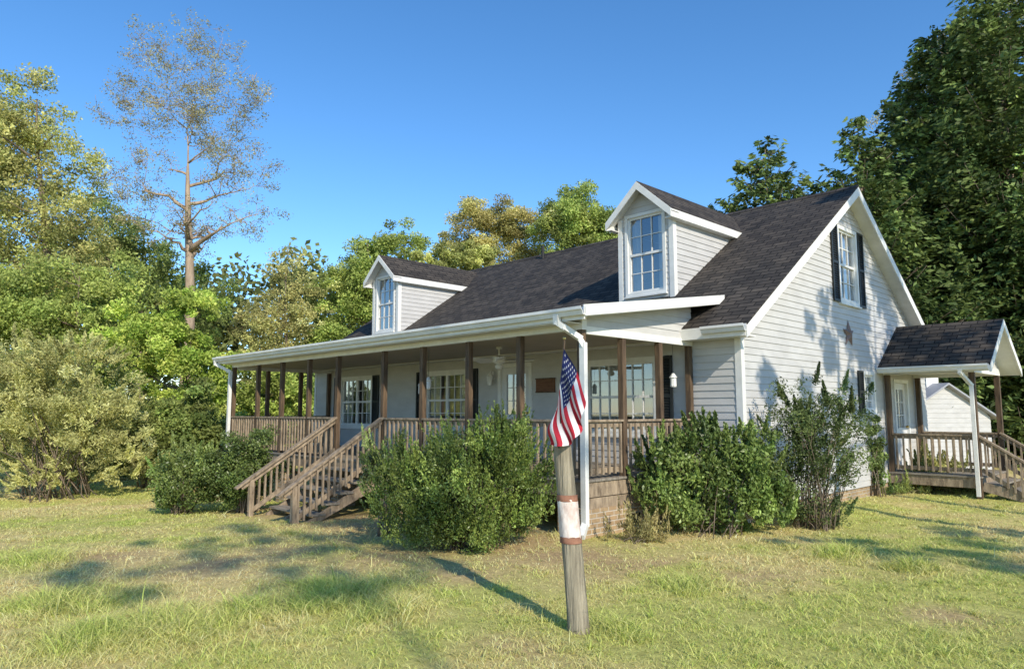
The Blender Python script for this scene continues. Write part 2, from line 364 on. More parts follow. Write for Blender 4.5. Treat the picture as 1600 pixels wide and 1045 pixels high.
def greenness(x, y):
    m = lawn_mix(x, y)*.72
    m = m*(1-.78*wear(x, y))
    for p, r in GP: m = np.maximum(m, 1.0*np.exp(-((x-p.x)**2+(y-p.y)**2)/(r*r))*(.5+.8*vnoise(x, y, .4, 44)))
    return np.clip(m, 0, 1)
gm, nt, b = newmat('lawn_ground')
att = nt.nodes.new('ShaderNodeAttribute'); att.attribute_name = 'tint'
tc = nt.nodes.new('ShaderNodeTexCoord'); nz = nt.nodes.new('ShaderNodeTexNoise'); nz.inputs['Scale'].default_value = 9; nz.inputs['Detail'].default_value = 9; nz.inputs['Roughness'].default_value = .75
L(nt, tc.outputs['Object'], nz.inputs['Vector'])
rp = nt.nodes.new('ShaderNodeValToRGB'); rp.color_ramp.elements[0].position = .3; rp.color_ramp.elements[1].position = .7; rp.color_ramp.elements[0].color = (.62, .59, .53, 1); rp.color_ramp.elements[1].color = (1.3, 1.27, 1.2, 1)
L(nt, nz.outputs['Fac'], rp.inputs['Fac'])
mx = nt.nodes.new('ShaderNodeMix'); mx.data_type = 'RGBA'; mx.blend_type = 'MULTIPLY'; mx.inputs['Factor'].default_value = 1
L(nt, att.outputs['Color'], mx.inputs[6]); L(nt, rp.outputs['Color'], mx.inputs[7]); L(nt, mx.outputs[2], b.inputs['Base Color']); b.inputs['Roughness'].default_value = .95; b.inputs['Specular IOR Level'].default_value = .1
bp = nt.nodes.new('ShaderNodeBump'); bp.inputs['Strength'].default_value = .7; bp.inputs['Distance'].default_value = .05
L(nt, nz.outputs['Fac'], bp.inputs['Height']); L(nt, bp.outputs['Normal'], b.inputs['Normal'])
gg = greenness(co[:, 0], co[:, 1])[:, None]; ww = wear(co[:, 0], co[:, 1])[:, None]
gt = np.array([.60, .49, .235])*(1-gg)+np.array([.41, .46, .115])*gg
gt = gt*(1-ww)+np.array([.44, .325, .185])*ww
ground = rawmesh('ground', co, loops, np.arange(len(a))*4, gt, gm, None); ground['kind'] = 'structure'
ground.data.polygons.foreach_set('use_smooth', [True]*len(ground.data.polygons))
# grass blades
N = 480000
r = 4.6+24*rng.random(N)**1.5; lt = rng.uniform(-1, 1, N)*(.86*r+1.2)
x = FW[0]*r+RT[0]*lt; y = FW[1]*r+RT[1]*lt
# a part of the blades gather into small tufts
m3 = N//4; tc_ = rng.integers(m3, N, 4200)[rng.integers(0, 4200, m3)]
rad = rng.exponential(.055, m3); ta = rng.uniform(0, 6.283, m3)
x[:m3] = x[tc_]+rad*np.cos(ta); y[:m3] = y[tc_]+rad*np.sin(ta); r[:m3] = r[tc_]
tuft = np.zeros(N); tuft[:m3] = np.exp(-rad/.08)*rng.random(N)[tc_]**1.3
keep = ~((x > -21.1) & (x < -6.0) & (y > 11.3) & (y < 21.5)) & ~((x > -20.1) & (x < -7) & (y > 8.2) & (y < 12)) & ~((x > -14.3) & (x < -12.4) & (y > 6.4) & (y < 8.4))
tf = vnoise(x, y, .28, 21)
wr = wear(x, y)
keep &= rng.random(N) < (.35+.85*tf)*(1-.72*wr)
x = x[keep]; y = y[keep]; r = r[keep]; tf = tf[keep]; wr = wr[keep]; tuft = tuft[keep]; n = len(x); g = greenness(x, y)
tall = np.zeros(n)
for p, rr in GP[:6]+GP[7:9]+GP[12:]: tall = np.maximum(tall, np.exp(-((x-p.x)**2+(y-p.y)**2)/(rr*rr*.5)))
h = (.010+.028*tf+.018*vnoise(x, y, 1.4, 31)+.14*tall+.05*tuft)*rng.uniform(.5, 1.5, n)
tallw = (rng.random(n) < .008); h = np.where(tallw, h*2.2+.04, h)
z = gz(x, y)-.006
az = rng.uniform(0, 6.283, n); az2 = rng.uniform(0, 6.283, n); bend = rng.uniform(.6, 2.0, n)*h
w = .0036*(r/6)**.75*rng.uniform(.7, 1.4, n)
B = np.stack([x, y, z], 1); sd = np.stack([np.cos(az), np.sin(az), 0*az], 1)*w[:, None]; bd = np.stack([np.cos(az2), np.sin(az2), 0*az2], 1)*bend[:, None]
up = np.stack([0*h, 0*h, h], 1)
mid = B+up*.6+bd*.3
co = np.stack([B-sd, B+sd, mid+sd*.75, mid-sd*.75, B+up*.95+bd], 1).reshape(-1, 3)
base = (np.arange(n)*5)[:, None]
loops = np.concatenate([base+np.array([[0, 1, 2, 3]]), base+np.array([[3, 2, 4]])], 1).ravel()
starts = np.stack([np.arange(n)*7, np.arange(n)*7+4], 1).ravel()
gb = np.clip(g+rng.normal(0, .18, n)+.10*tuft, 0, 1)[:, None]
tn = (np.array([.80, .66, .33])*(1-gb)+np.array([.50, .60, .14])*gb)*np.exp(rng.normal(0, .2, n))[:, None]
gr = rawmesh('grass', co, loops, starts, np.repeat(tn, 5, 0), M['grass'], None)
gr['kind'] = 'stuff'; gr['label'] = 'patchy straw coloured and green lawn grass around the house'; gr['category'] = 'grass'
# ------------------------------------------------------------------ HOUSE
XR, XL, YF, YB, YR = -6.05, -21.05, 11.35, 21.45, 16.4
ZE, ZR, YE = 3.4, 7.0, 11.0; SL = (ZR-ZE)/(YR-YE)
def zroof(y): return ZE+SL*(y-YE) if y <= YR else ZR-SL*(y-YR)
HO = thing('house', 'grey lap-sided house with full width covered front porch and two roof dormers', 'house', (-13.55, 16.4, 0))
fr = lambda Y: (lambda s, z, o: (s, Y-o, z))
sr = lambda X: (lambda s, z, o: (X+o, s, z))
sl_ = lambda X: (lambda s, z, o: (X-o, s, z))
bk = lambda Y: (lambda s, z, o: (s, Y+o, z))
def pbox(mb, P, s0, s1, z0, z1, o0, o1):
    mb.hexa([P(s0, z0, o1), P(s1, z0, o1), P(s1, z0, o0), P(s0, z0, o0), P(s0, z1, o1), P(s1, z1, o1), P(s1, z1, o0), P(s0, z1, o0)])
def siding(P, z0, z1, lo, hi, holes=(), h=.127, lap=.014):
    mb = MB(); br = {round(z0+i*h, 5) for i in range(int((z1-z0)/h)+1)} | {z1}
    for q in holes: br |= {q[2], q[3]}
    br = sorted(v for v in br if z0 <= v <= z1)
    for za, zb in zip(br[:-1], br[1:]):
        if zb-za < 1e-4: continue
        ci = math.floor((za-z0)/h+1e-4); zc = z0+ci*h
        oa = lap*(1-(za-zc)/h); ob = lap*(1-(zb-zc)/h)
        la, ha, lb, hb = lo(za), hi(za), lo(zb), hi(zb)
        if ha <= la: continue
        segs = [(la, ha, lb, hb)]
        for q in holes:
            if q[2] <= za+1e-5 and q[3] >= zb-1e-5:
                ns = []
                for (a, b, c, d) in segs:
                    if q[0] > a and q[1] < b: ns += [(a, q[0], c, q[0]), (q[1], b, q[1], d)]
                    else: ns.append((a, b, c, d))
                segs = ns
        for (a, b, c, d) in segs:
            mb.add([P(a, za, oa), P(b, za, oa), P(d, zb, ob), P(c, zb, ob)], [(0, 1, 2, 3)])
            if abs(za-zc) < 1e-4: mb.add([P(a, za, 0), P(b, za, 0), P(b, za, oa), P(a, za, oa)], [(0, 1, 2, 3)])
    return mb
WF = [(-9.52, -7.86, 1.52, 2.88), (-15.04, -13.40, 1.52, 2.88), (-19.35, -17.72, 1.52, 2.88)]
DR = (-12.16, -11.22, .90, 2.93)
siding(fr(YF), .25, 3.6, lambda z: XL+.1, lambda z: XR-.1, WF+[DR]).build('wall', M['siding'], HO, normals=False)
AT = (15.9, 16.86, 4.38, 5.98); SW = (17.0, 17.55, 1.95, 2.75); SD = (19.0, 19.86, .55, 2.62)
lo = lambda z: max(YF, YE+(z-ZE+.05)/SL); hi = lambda z: min(YB, 2*YR-YE-(z-ZE+.05)/SL)
siding(sr(XR), .25, 6.9, lo, hi, [AT, SW, SD]).build('wall', M['siding'], HO, normals=False)
siding(sl_(XL), .25, 6.9, lo, hi).build('wall', M['siding'], HO, normals=False)
siding(bk(YB), .25, 3.6, lambda z: XL, lambda z: XR).build('wall', M['siding'], HO, normals=False)
for sx in (XR-.1, XL-.02): one('corner_trim', M['white'], HO, 'box', sx, sx+.12, YF-.022, YF+.1, .25, 3.5)
one('foundation', M['brickx'], HO, 'box', XL+.02, XR-.02, YF+.02, YF+.2, -.6, .25)
one('foundation', M['bricky'], HO, 'box', XR-.22, XR-.02, YF+.21, YB, -.8, .25)
one('foundation', M['bricky'], HO, 'box', XL+.02, XL+.2, YF+.21, YB, -.9, .25)
one('foundation_vent', M['black'], HO, 'box', XR-.02, XR+.012, 17.55, 17.85, .05, .19)
one('floor_platform', M['soil'], HO, 'box', XL+.1, XR-.1, YF+.1, YB-.1, .5, .88)
def window(P, q, cols, rows, sashes=1, curtain='side', casing=.085):
    s0, s1, z0, z1 = q
    mb = MB(); c = casing
    pbox(mb, P, s0-c, s0, z0-c, z1+c, -.10, .035); pbox(mb, P, s1, s1+c, z0-c, z1+c, -.10, .035)
    pbox(mb, P, s0, s1, z1, z1+c, -.10, .035); pbox(mb, P, s0, s1, z0-c, z0, -.10, .035)
    w = mb.build('window', M['white'], HO)
    sill = MB(); pbox(sill, P, s0-c-.02, s1+c+.02, z0-c-.035, z0-c-.002, -.02, .07); sill.build('sill', M['white'], w)
    wd = (s1-s0)/sashes; zm = (z0+z1)/2
    for k in range(sashes):
        sm = MB(); a = s0+k*wd; b = a+wd; e = .045
        for (x0, x1) in ((a, a+e), (b-e, b)): pbox(sm, P, x0, x1, z0, z1, -.06, -.012)
        for (y0, y1) in ((z0, z0+e), (zm-.025, zm+.025), (z1-e, z1)): pbox(sm, P, a+e, b-e, y0, y1, -.06, -.012 if y0 != zm-.025 else -.006)
        for half in ((z0+e, zm-.025), (zm+.025, z1-e)):
            for i in range(1, cols):
                xx = a+e+(wd-2*e)*i/cols; pbox(sm, P, xx-.009, xx+.009, half[0], half[1], -.046, -.026)
            for i in range(1, rows):
                zz = half[0]+(half[1]-half[0])*i/rows; pbox(sm, P, a+e, b-e, zz-.009, zz+.009, -.044, -.028)
        sm.build('sash', M['white'], w)
    gl = MB(); gl.add([P(s0, z0, -.05), P(s1, z0, -.05), P(s1, z1, -.05), P(s0, z1, -.05)], [(0, 1, 2, 3)]); gl.build('pane', M['glass'], w, normals=False)
    def drape(a, b):
        cu = MB(); n = max(6, int((b-a)/.03)); vs = []
        for i in range(n+1):
            s = a+(b-a)*i/n; o = -.15+.022*math.sin(i*1.4)
            vs += [P(s, z0-.05, o), P(s, z1+.02, o+.004)]
        cu.add(vs, [(2*i, 2*i+2, 2*i+3, 2*i+1) for i in range(n)]); cu.build('curtain', M['curtain'], w, normals=False)
    if curtain == 'side': drape(s0-.02, s0+(s1-s0)*.24); drape(s1-(s1-s0)*.24, s1+.02)
    elif curtain == 'full': drape(s0-.02, s1+.02)
    elif curtain == 'half': drape(s0-.02, s0+(s1-s0)*.42); drape(s1-(s1-s0)*.38, s1+.02)
    return w
def shutter(P, s0, s1, z0, z1):
    mb = MB(); e = .05
    pbox(mb, P, s0, s0+e, z0, z1, .016, .05); pbox(mb, P, s1-e, s1, z0, z1, .016, .05)
    for (a, b) in ((z0, z0+e), ((z0+z1)/2-.03, (z0+z1)/2+.03), (z1-e, z1)): pbox(mb, P, s0+e, s1-e, a, b, .016, .048)
    n = int((z1-z0)/.055)
    for i in range(n):
        zz = z0+e+(z1-z0-2*e)*i/n
        mb.hexa([P(s0+e, zz, .018), P(s1-e, zz, .018), P(s1-e, zz+.01, .018), P(s0+e, zz+.01, .018), P(s0+e, zz-.0, .042), P(s1-e, zz, .042), P(s1-e, zz+.042, .022), P(s0+e, zz+.042, .022)])
    pbox(mb, P, s0+e, s1-e, z0+e, z1-e, .014, .02)
    mb.build('shutter', M['shutter'], HO)
PF = fr(YF); PG = sr(XR)
for i, q in enumerate(WF):
    window(PF, q, 3, 2, sashes=2, curtain=['half', 'side', 'side'][i])
    shutter(PF, q[1]+.1, q[1]+.43, q[2]-.08, q[3]+.08)
    if i: shutter(PF, q[0]-.43, q[0]-.1, q[2]-.08, q[3]+.08)
window(PG, AT, 3, 2, curtain='half'); shutter(PG, AT[0]-.44, AT[0]-.1, AT[2]-.08, AT[3]+.08); shutter(PG, AT[1]+.1, AT[1]+.44, AT[2]-.08, AT[3]+.08)
window(PG, SW, 2, 2, curtain='full'); shutter(PG, SW[0]-.4, SW[0]-.1, SW[2]-.08, SW[3]+.08)
def door(P, q):
    s0, s1, z0, z1 = q; c = .09
    mb = MB(); pbox(mb, P, s0-c, s0, z0, z1+c, -.1, .035); pbox(mb, P, s1, s1+c, z0, z1+c, -.1, .035); pbox(mb, P, s0, s1, z1, z1+c, -.1, .035)
    mb.build('door_frame', M['white'], HO)
    a, b, e0, e1 = s0+.16, s1-.16, z0+.95, z1-.16
    mb = MB()
    pbox(mb, P, s0+.003, a, z0, z1-.003, -.07, -.025); pbox(mb, P, b, s1-.003, z0, z1-.003, -.07, -.025)
    pbox(mb, P, a, b, e1, z1-.003, -.07, -.025); pbox(mb, P, a, b, z0, e0, -.07, -.025)
    for (u0, u1) in ((a, (a+b)/2-.03), ((a+b)/2+.03, b)): pbox(mb, P, u0, u1, z0+.16, e0-.14, -.03, -.014)
    for i in range(1, 3): xx = a+(b-a)*i/3; pbox(mb, P, xx-.01, xx+.01, e0, e1, -.06, -.03)
    for i in range(1, 3): zz = e0+(e1-e0)*i/3; pbox(mb, P, a, b, zz-.01, zz+.01, -.058, -.032)
    d = mb.build('door', M['door'], HO)
    gl = MB(); gl.add([P(a, e0, -.05), P(b, e0, -.05), P(b, e1, -.05), P(a, e1, -.05)], [(0, 1, 2, 3)]); gl.build('pane', M['glass'], d, normals=False)
    hb = MB(); c0 = P(s1-.08, z0+.98, -.02); c1 = P(s1-.08, z0+.98, .04); hb.tube([c0, c1], [.028, .03], 8); hb.build('handle', M['brass'], d)
door(PF, DR); door(PG, SD)
# main roof
XO0, XO1 = XL-.33, XR+.33; T = .07
mb = MB()
mb.slab([(XO0, YE, ZE), (XO1, YE, ZE), (XO1, YR, ZR), (XO0, YR, ZR)], T)
mb.slab([(XO0, YR, ZR), (XO1, YR, ZR), (XO1, 2*YR-YE, ZE), (XO0, 2*YR-YE, ZE)], T)
mb.slab([(XO0, YR-.14, ZR-.14*SL+.02), (XO1, YR-.14, ZR-.14*SL+.02), (XO1, YR, ZR+.025), (XO0, YR, ZR+.025)], .02)
mb.slab([(XO0, YR, ZR+.025), (XO1, YR, ZR+.025), (XO1, YR+.14, ZR-.14*SL+.02), (XO0, YR+.14, ZR-.14*SL+.02)], .02)
roof = mb.build('roof', M['shingle'], HO)
one('roof_vent', M['black'], roof, 'tube', [(-15.3, 16.1, 6.7), (-15.3, 16.1, 7.2)], [.05, .05], 10)
for X in (XO1-.012, XO0+.012):
    for (ya, za, yb, zb) in ((YE-.02, ZE-.013, YR, ZR), (2*YR-YE+.02, ZE-.013, YR, ZR)):
        one('rake_board', M['white'], HO, 'hexa', [(X-.014, ya, za-.24), (X+.014, ya, za-.24), (X+.014, yb, zb-.24), (X-.014, yb, zb-.24), (X-.014, ya, za-.035), (X+.014, ya, za-.035), (X+.014, yb, zb-.035), (X-.014, yb, zb-.035)])
for (a, b) in ((XR-.0, XO1-.03), (XO0+.03, XL)):
    for (ya, yb) in ((YE+.0, YR), (2*YR-YE, YR)):
        one('soffit', M['white'], HO, 'hexa', [(a, ya, ZE-.15), (b, ya, ZE-.15), (b, yb, ZR-.15), (a, yb, ZR-.15), (a, ya, ZE-.13), (b, ya, ZE-.13), (b, yb, ZR-.13), (a, yb, ZR-.13)])
one('soffit', M['white'], HO, 'box', XO0+.03, XO1-.03, YE+.01, YF-.015, ZE-.22, ZE-.2)
one('fascia', M['white'], HO, 'box', XO0+.03, XO1-.03, YE-.03, YE-.005, ZE-.22, ZE-.02)
one('fascia', M['white'], HO, 'box', XO0+.03, XO1-.03, 2*YR-YE+.005, 2*YR-YE+.03, ZE-.22, ZE-.02)
# dormers
def dormer(cx):
    yf, hw, ze, zr, eo = 12.3, .69, 6.05, 6.80, .83
    sl = (zr-ze)/eo; yo = yf-.28
    P = fr(yf); q = (cx-.45, cx+.45, 4.44, 6.10)
    lo = lambda z: cx-min(hw, max(0.001, (zr-.06-z)/sl)); hi = lambda z: cx+min(hw, max(.001, (zr-.06-z)/sl))
    siding(P, 4.15, 6.72, lo, hi, [q]).build('dormer_wall', M['siding'], HO, normals=False)
    yr = lambda z: YE+(z-ZE)/SL+.05
    siding(sr(cx+hw), 4.15, 6.12, lambda z: yf, lambda z: max(yf+.001, yr(z))).build('dormer_wall', M['siding'], HO, normals=False)
    siding(sl_(cx-hw), 4.15, 6.12, lambda z: yf, lambda z: max(yf+.001, yr(z))).build('dormer_wall', M['siding'], HO, normals=False)
    for s in (-1, 1):
        a, b = sorted((cx+s*(hw-.09), cx+s*(hw+.02))); one('dormer_trim', M['white'], HO, 'box', a, b, yf-.024, yf+.1, 4.15, 6.1)
    mb = MB()
    for s in (-1, 1):
        e = cx+s*eo
        pts = [(e, yo, ze), (e, yr(ze)+.1, ze), (cx, yr(zr)+.1, zr), (cx, yo, zr)]
        mb.slab(pts if s > 0 else pts[::-1], .05)
    mb.build('dormer_roof', M['shingle_x'], HO)
    for s in (-1, 1):
        mb = MB(); e = cx+s*(eo+.012)
        y0, y1 = yo-.025, yo-.003
        mb.hexa([(cx, y0, zr-.19), (cx, y1, zr-.19), (e, y1, ze-.19), (e, y0, ze-.19), (cx, y0, zr-.02), (cx, y1, zr-.02), (e, y1, ze-.02), (e, y0, ze-.02)])
        a, b = sorted((e, cx+s*(eo-.01))); mb.box(a, b, yo, yr(ze)-.02, ze-.19, ze-.025)
        a, b = sorted((cx+s*(hw+.0), cx+s*(eo-.012))); mb.box(a, b, yo, yr(ze)-.1, ze-.2, ze-.185)
        mb.hexa([(cx, yo, zr-.075), (cx, yf-.002, zr-.075), (e, yf-.002, ze-.075), (e, yo, ze-.075), (cx, yo, zr-.06), (cx, yf-.002, zr-.06), (e, yf-.002, ze-.06), (e, yo, ze-.06)])
        mb.build('dormer_fascia', M['white'], HO)
    window(P, q, 3, 2, curtain='side', casing=.07)
dormer(-8.66); dormer(-18.5)
# porch
PX0, PX1, PY = -20.05, -7.04, 8.26; DZ = .88
mb = MB(); yy = PY-.06
while yy < YF-.03: mb.box(PX0-.06, PX1+.06, yy, min(yy+.136, YF-.02), DZ-.035, DZ); yy += .142
mb.build('porch_deck', M['tread'], HO)
mb = MB(); mb.box(PX0-.03, PX1+.03, PY-.03, PY+.01, DZ-.27, DZ-.037); mb.box(PX1-.01, PX1+.03, PY+.011, YF-.02, DZ-.27, DZ-.037); mb.box(PX0-.03, PX0+.01, PY+.011, YF-.02, DZ-.27, DZ-.037)
mb.build('porch_joist', M['rail'], HO)
one('skirt_board', M['rail'], HO, 'box', PX1-.011, PX1+.021, PY+.05, YF-.02, .44, .595)
for X in (-7.25, -9.7, -12.3, -14.4, -17.0, -19.85):
    if X == -7.25:
        one('porch_pier', M['brickx'], HO, 'box', PX1-.5, PX1+.05, PY-.02, PY+.12, -.3, .44); one('porch_pier', M['bricky'], HO, 'box', PX1-.09, PX1+.05, PY+.121, YF-.02, -.3, .44)
        one('foundation_vent', M['black'], HO, 'box', PX1+.05, PX1+.062, PY+1.0, PY+1.35, .1, .28)
        one('pier_block', M['rail'], HO, 'box', X-.12, X+.12, PY+.13, PY+.36, .3, DZ-.27); continue
    one('porch_pier', M['brickx'], HO, 'box', X-.22, X+.22, PY+.02, PY+.46, -.7, .4)
    one('pier_block', M['rail'], HO, 'box', X-.12, X+.12, PY+.08, PY+.36, .4, DZ-.27)
PYE, PZE, PYT = 7.88, 3.46, 11.97; PSL = (zroof(PYT)-PZE+.03)/(PYT-PYE)
RX0, RX1 = PX0-.4, PX1+.4
pz = lambda y: PZE+PSL*(y-PYE)
mb = MB(); mb.slab([(RX0, PYE, PZE), (RX1, PYE, PZE), (RX1, PYT, pz(PYT)), (RX0, PYT, pz(PYT))], .05); mb.build('porch_roof', M['shingle'], HO)
one('porch_fascia', M['white'], HO, 'box', RX0+.02, RX1-.02, PYE+.0, PYE+.025, PZE-.2, PZE-.052)
for X in (RX1-.01, RX0+.01):
    ye = PYT-.05
    one('porch_fascia', M['white'], HO, 'hexa', [(X-.013, PYE-.02, pz(PYE)-.155), (X+.013, PYE-.02, pz(PYE)-.155), (X+.013, ye, pz(ye)-.155), (X-.013, ye, pz(ye)-.155), (X-.013, PYE-.02, pz(PYE)+.012), (X+.013, PYE-.02, pz(PYE)+.012), (X+.013, ye, pz(ye)+.012), (X-.013, ye, pz(ye)+.012)])
for (a, b) in ((PX1+.05, RX1-.03), (RX0+.03, PX0-.05)):
    one('porch_soffit', M['white'], HO, 'hexa', [(a, PYE+.03, pz(PYE)-.16), (b, PYE+.03, pz(PYE)-.16), (b, YE+.6, pz(YE+.6)-.16), (a, YE+.6, pz(YE+.6)-.16), (a, PYE+.03, pz(PYE)-.145), (b, PYE+.03, pz(PYE)-.145), (b, YE+.6, pz(YE+.6)-.145), (a, YE+.6, pz(YE+.6)-.145)])
one('porch_soffit', M['white'], HO, 'box', PX0-.04, PX1+.04, PYE+.03, PY-.05, PZE-.215, PZE-.202)
def gutter(a, b, name='gutter'):
    a = Vector(a); b = Vector(b); d = (b-a).normalized(); out = Vector((d.y, -d.x, 0))
    prof = [(0, 0), (.0, -.12), (.07, -.12), (.095, -.06), (.12, -.045), (.12, 0), (.112, 0), (.112, -.04), (.085, -.055), (.062, -.11), (.008, -.11), (.008, 0)]
    n = len(prof); vs = [e+out*p+Vector((0, 0, q)) for e in (a, b) for p, q in prof]
    mb = MB(); mb.add(vs, [(i, (i+1) % n, (i+1) % n+n, i+n) for i in range(n)]+[tuple(range(n)), tuple(range(2*n-1, n-1, -1))]); return mb.build(name, M['white'], HO)
gutter((RX0, PYE-.002, PZE-.02), (RX1+.02, PYE-.002, PZE-.02))
gutter((PX1+.5, YE-.035, ZE-.02), (XO1, YE-.035, ZE-.02))
def spout(pts, w=.095, h=.08):
    mb = MB()
    for a, b in zip(pts[:-1], pts[1:]):
        a = Vector(a); b = Vector(b); e = (b-a).normalized()*.03; mb.beam(a-e, b+e, w, h)
    mb.build('downspout', M['white'], HO)
spout([(PX1-.10, PYE-.07, PZE-.13), (PX1-.10, PYE-.06, PZE-.22), (PX1-.02, PYE+.0, PZE-.29), (PX1+.08, PY-.14, PZE-.44), (PX1+.12, PY-.10, PZE-.54), (PX1+.12, PY-.10, .25), (PX1+.22, PY-.3, .12)])
spout([(RX0+.1, PYE-.07, PZE-.13), (RX0+.1, PYE-.05, PZE-.2), (PX0-.02, PY-.11, PZE-.42), (PX0-.02, PY-.11, -.2)])
one('porch_beam', M['white'], HO, 'box', PX0-.06, PX1+.06, PY-.05, PY+.06, 3.16, 3.40); one('porch_beam', M['white'], HO, 'box', PX1-.05, PX1+.055, PY+.061, YF-.02, 3.10, 3.22); one('porch_beam', M['white'], HO, 'box', PX0-.055, PX0+.05, PY+.061, YF-.02, 3.10, 3.22)
one('porch_ceiling', M['ceiling'], HO, 'box', PX0+.051, PX1-.051, PY+.061, YF-.02, 3.2, 3.23)
for X, P in ((PX1+.03, sr(PX1+.03)), (PX0-.03, sl_(PX0-.03))):
    zt = lambda z: PYE+(z-PZE+.06)/PSL
    siding(P, 3.22, 3.86, lambda z: max(PY-.02, zt(z)), lambda z: YF-.02).build('porch_gable_panel', M['siding'], HO, normals=False)
FXS = [-7.04, -8.38, -9.70, -11.08, -12.42, -14.28, -15.62, -17.04, -18.45, -20.05]; SYS = [9.27, 10.32, 11.27]
def post(x, y, zt=3.16, w=.1, z0=DZ, name='porch_post'):
    return one(name, M['wood'], HO, 'box', x-w/2, x+w/2, y-w/2, y+w/2, z0, zt)
for X in FXS: post(X, PY)
for Y in SYS: post(PX1, Y, 3.10); post(PX0, Y, 3.10)
bal = MB(); bal.box(-.018, .018, -.018, .018, 0, .78); BM = bpy.data.meshes.new('baluster'); BM.from_pydata(bal.v, [], bal.f); BM.materials.append(M['rail']); BM.update()
def railing(a, b, z, stuff=False, sp=.15):
    a = Vector((*a, z)); b = Vector((*b, z)); d = (b-a).normalized(); ln = (b-a).length
    mb = MB(); u = Vector((0, 0, 1))
    mb.beam(a+u*.885, b+u*.885, .13, .035); mb.beam(a+u*.825, b+u*.825, .04, .085)
    n = int(round(ln/sp))
    sd = Vector((d.y, -d.x, 0))*.042
    r = mb.build('railing', M['rail'], HO)
    mb = MB(); mb.beam(a+u*.12, b+u*.12, .04, .085); mb.build('bottom_rail', M['rail'], r)
    if stuff:
        bb = MB()
        for i in range(n):
            p = a+d*(ln*(i+.5)/n)+sd; bb.box(p.x-.018, p.x+.018, p.y-.018, p.y+.018, z+.06, z+.84)
        o = bb.build('baluster', M['rail'], r); o['kind'] = 'stuff'; return
    for i in range(n):
        p = a+d*(ln*(i+.5)/n)+sd; link('baluster', BM, r, (p.x, p.y, z+.06))
for i, (x0, x1) in enumerate(zip(FXS[1:], FXS[:-1])):
    if abs(x0+14.28) < .01: continue
    railing((x0+.055, PY), (x1-.055, PY), DZ, stuff=i > 5)
ys = [PY]+SYS
for y0, y1 in zip(ys[:-1], ys[1:]):
    railing((PX1, y0+.055), (PX1, y1-.055), DZ); railing((PX0, y1-.055), (PX0, y0+.055), DZ, stuff=True)
# front steps
def steps(x0, x1, ytop, ztop, zbot, n, run, rail_end):
    st = MB(); rise = (ztop-zbot)/n
    for i in range(n-1):
        z = ztop-(i+1)*rise; y1 = ytop-i*run
        for k in range(2): st.box(x0-.03, x1+.03, y1-run*(k+1)/2-.018+.006, y1-run*k/2-.018, z-.038, z)
    o = st.build('front_steps', M['tread'], HO)
    yb = ytop-(n-1)*run-.1
    for X in (x0+.02, x1-.02, (x0+x1)/2):
        one('stringer', M['rail'], o, 'hexa', [(X-.02, ytop-.0, ztop-.5), (X+.02, ytop-.0, ztop-.5), (X+.02, yb, zbot-.08), (X-.02, yb, zbot-.08), (X-.02, ytop, ztop-rise-.04), (X+.02, ytop, ztop-rise-.04), (X+.02, yb, zbot+.05), (X-.02, yb, zbot+.05)])
    ye, zend = rail_end; zs = ztop+.90; slope = (zs-zend)/(ytop-ye)
    for X in (x0-.06, x1+.06):
        mb = MB(); zr = lambda y: zs-slope*(ytop-y)
        mb.beam((X, ytop-.0, zr(ytop)), (X, ye, zr(ye)), .13, .04, side=(1, 0, 0))
        mb.beam((X, ytop-.0, zr(ytop)-.07), (X, ye+.12, zr(ye+.12)-.07), .04, .085, side=(1, 0, 0))
        yb2 = ye+.28
        h = mb.build('handrail', M['rail'], o)
        one('bottom_rail', M['rail'], h, 'beam', (X, ytop-.0, zr(ytop)-.72), (X, yb2, zr(yb2)-.72+.04), .04, .085, (1, 0, 0))
        one('newel', M['rail'], h, 'box', X-.045, X+.045, ye+.28, ye+.37, zbot-.1, zr(ye+.32)-.03)
        nb = 15
        for i in range(nb):
            y = ytop-.09-(ytop-.2-yb2)*i/(nb-1); s = .042 if X > -13.3 else -.042
            one('baluster', M['rail'], h, 'box', X+s-.019, X+s+.019, y-.019, y+.019, max(zr(y)-.80, zbot-.02), zr(y)-.04)
steps(-14.22, -12.48, PY-.03, DZ, -.22, 6, .30, (6.0, .36))
# side porch
QX1, QY0, QY1, QZ = -4.2, 18.25, 20.5, .5
mb = MB(); yy = QY0-.08
while yy < QY1+.05: mb.box(XR+.03, QX1+.08, yy, yy+.136, QZ-.035, QZ); yy += .142
mb.build('side_porch_deck', M['tread'], HO)
mb = MB(); mb.box(XR+.03, QX1+.05, QY0-.05, QY0-.01, QZ-.26, QZ-.037); mb.box(QX1+.01, QX1+.05, QY0-.009, QY1+.05, QZ-.26, QZ-.037); mb.build('side_porch_joist', M['rail'], HO)
for X in (XR+.1, QX1):
    for Y in (QY0, QY1): post(X, Y, 2.78, .11, -.4 if X > -5 else QZ, 'side_porch_post')
mb = MB(); mb.box(XR+.02, QX1+.06, QY0-.06, QY0+.06, 2.78, 2.94); mb.box(XR+.02, QX1+.06, QY1-.06, QY1+.06, 2.78, 2.94); mb.box(QX1-.06, QX1+.06, QY0+.061, QY1-.061, 2.78, 2.94)
mb.box(XR+.03, QX1-.061, QY0+.061, QY1-.061, 2.86, 2.88)
mb.build('side_porch_beam', M['white'], HO)
RY, RZ, EY, EZ, GX = 19.4, 4.05, 17.9, 2.96, -3.76; s2 = (RZ-EZ)/(RY-EY)
mb = MB()
mb.slab([(XR+.016, EY, EZ), (GX, EY, EZ), (GX, RY, RZ), (XR+.016, RY, RZ)], .05); mb.slab([(XR+.016, RY, RZ), (GX, RY, RZ), (GX, 2*RY-EY, EZ), (XR+.016, 2*RY-EY, EZ)], .05)
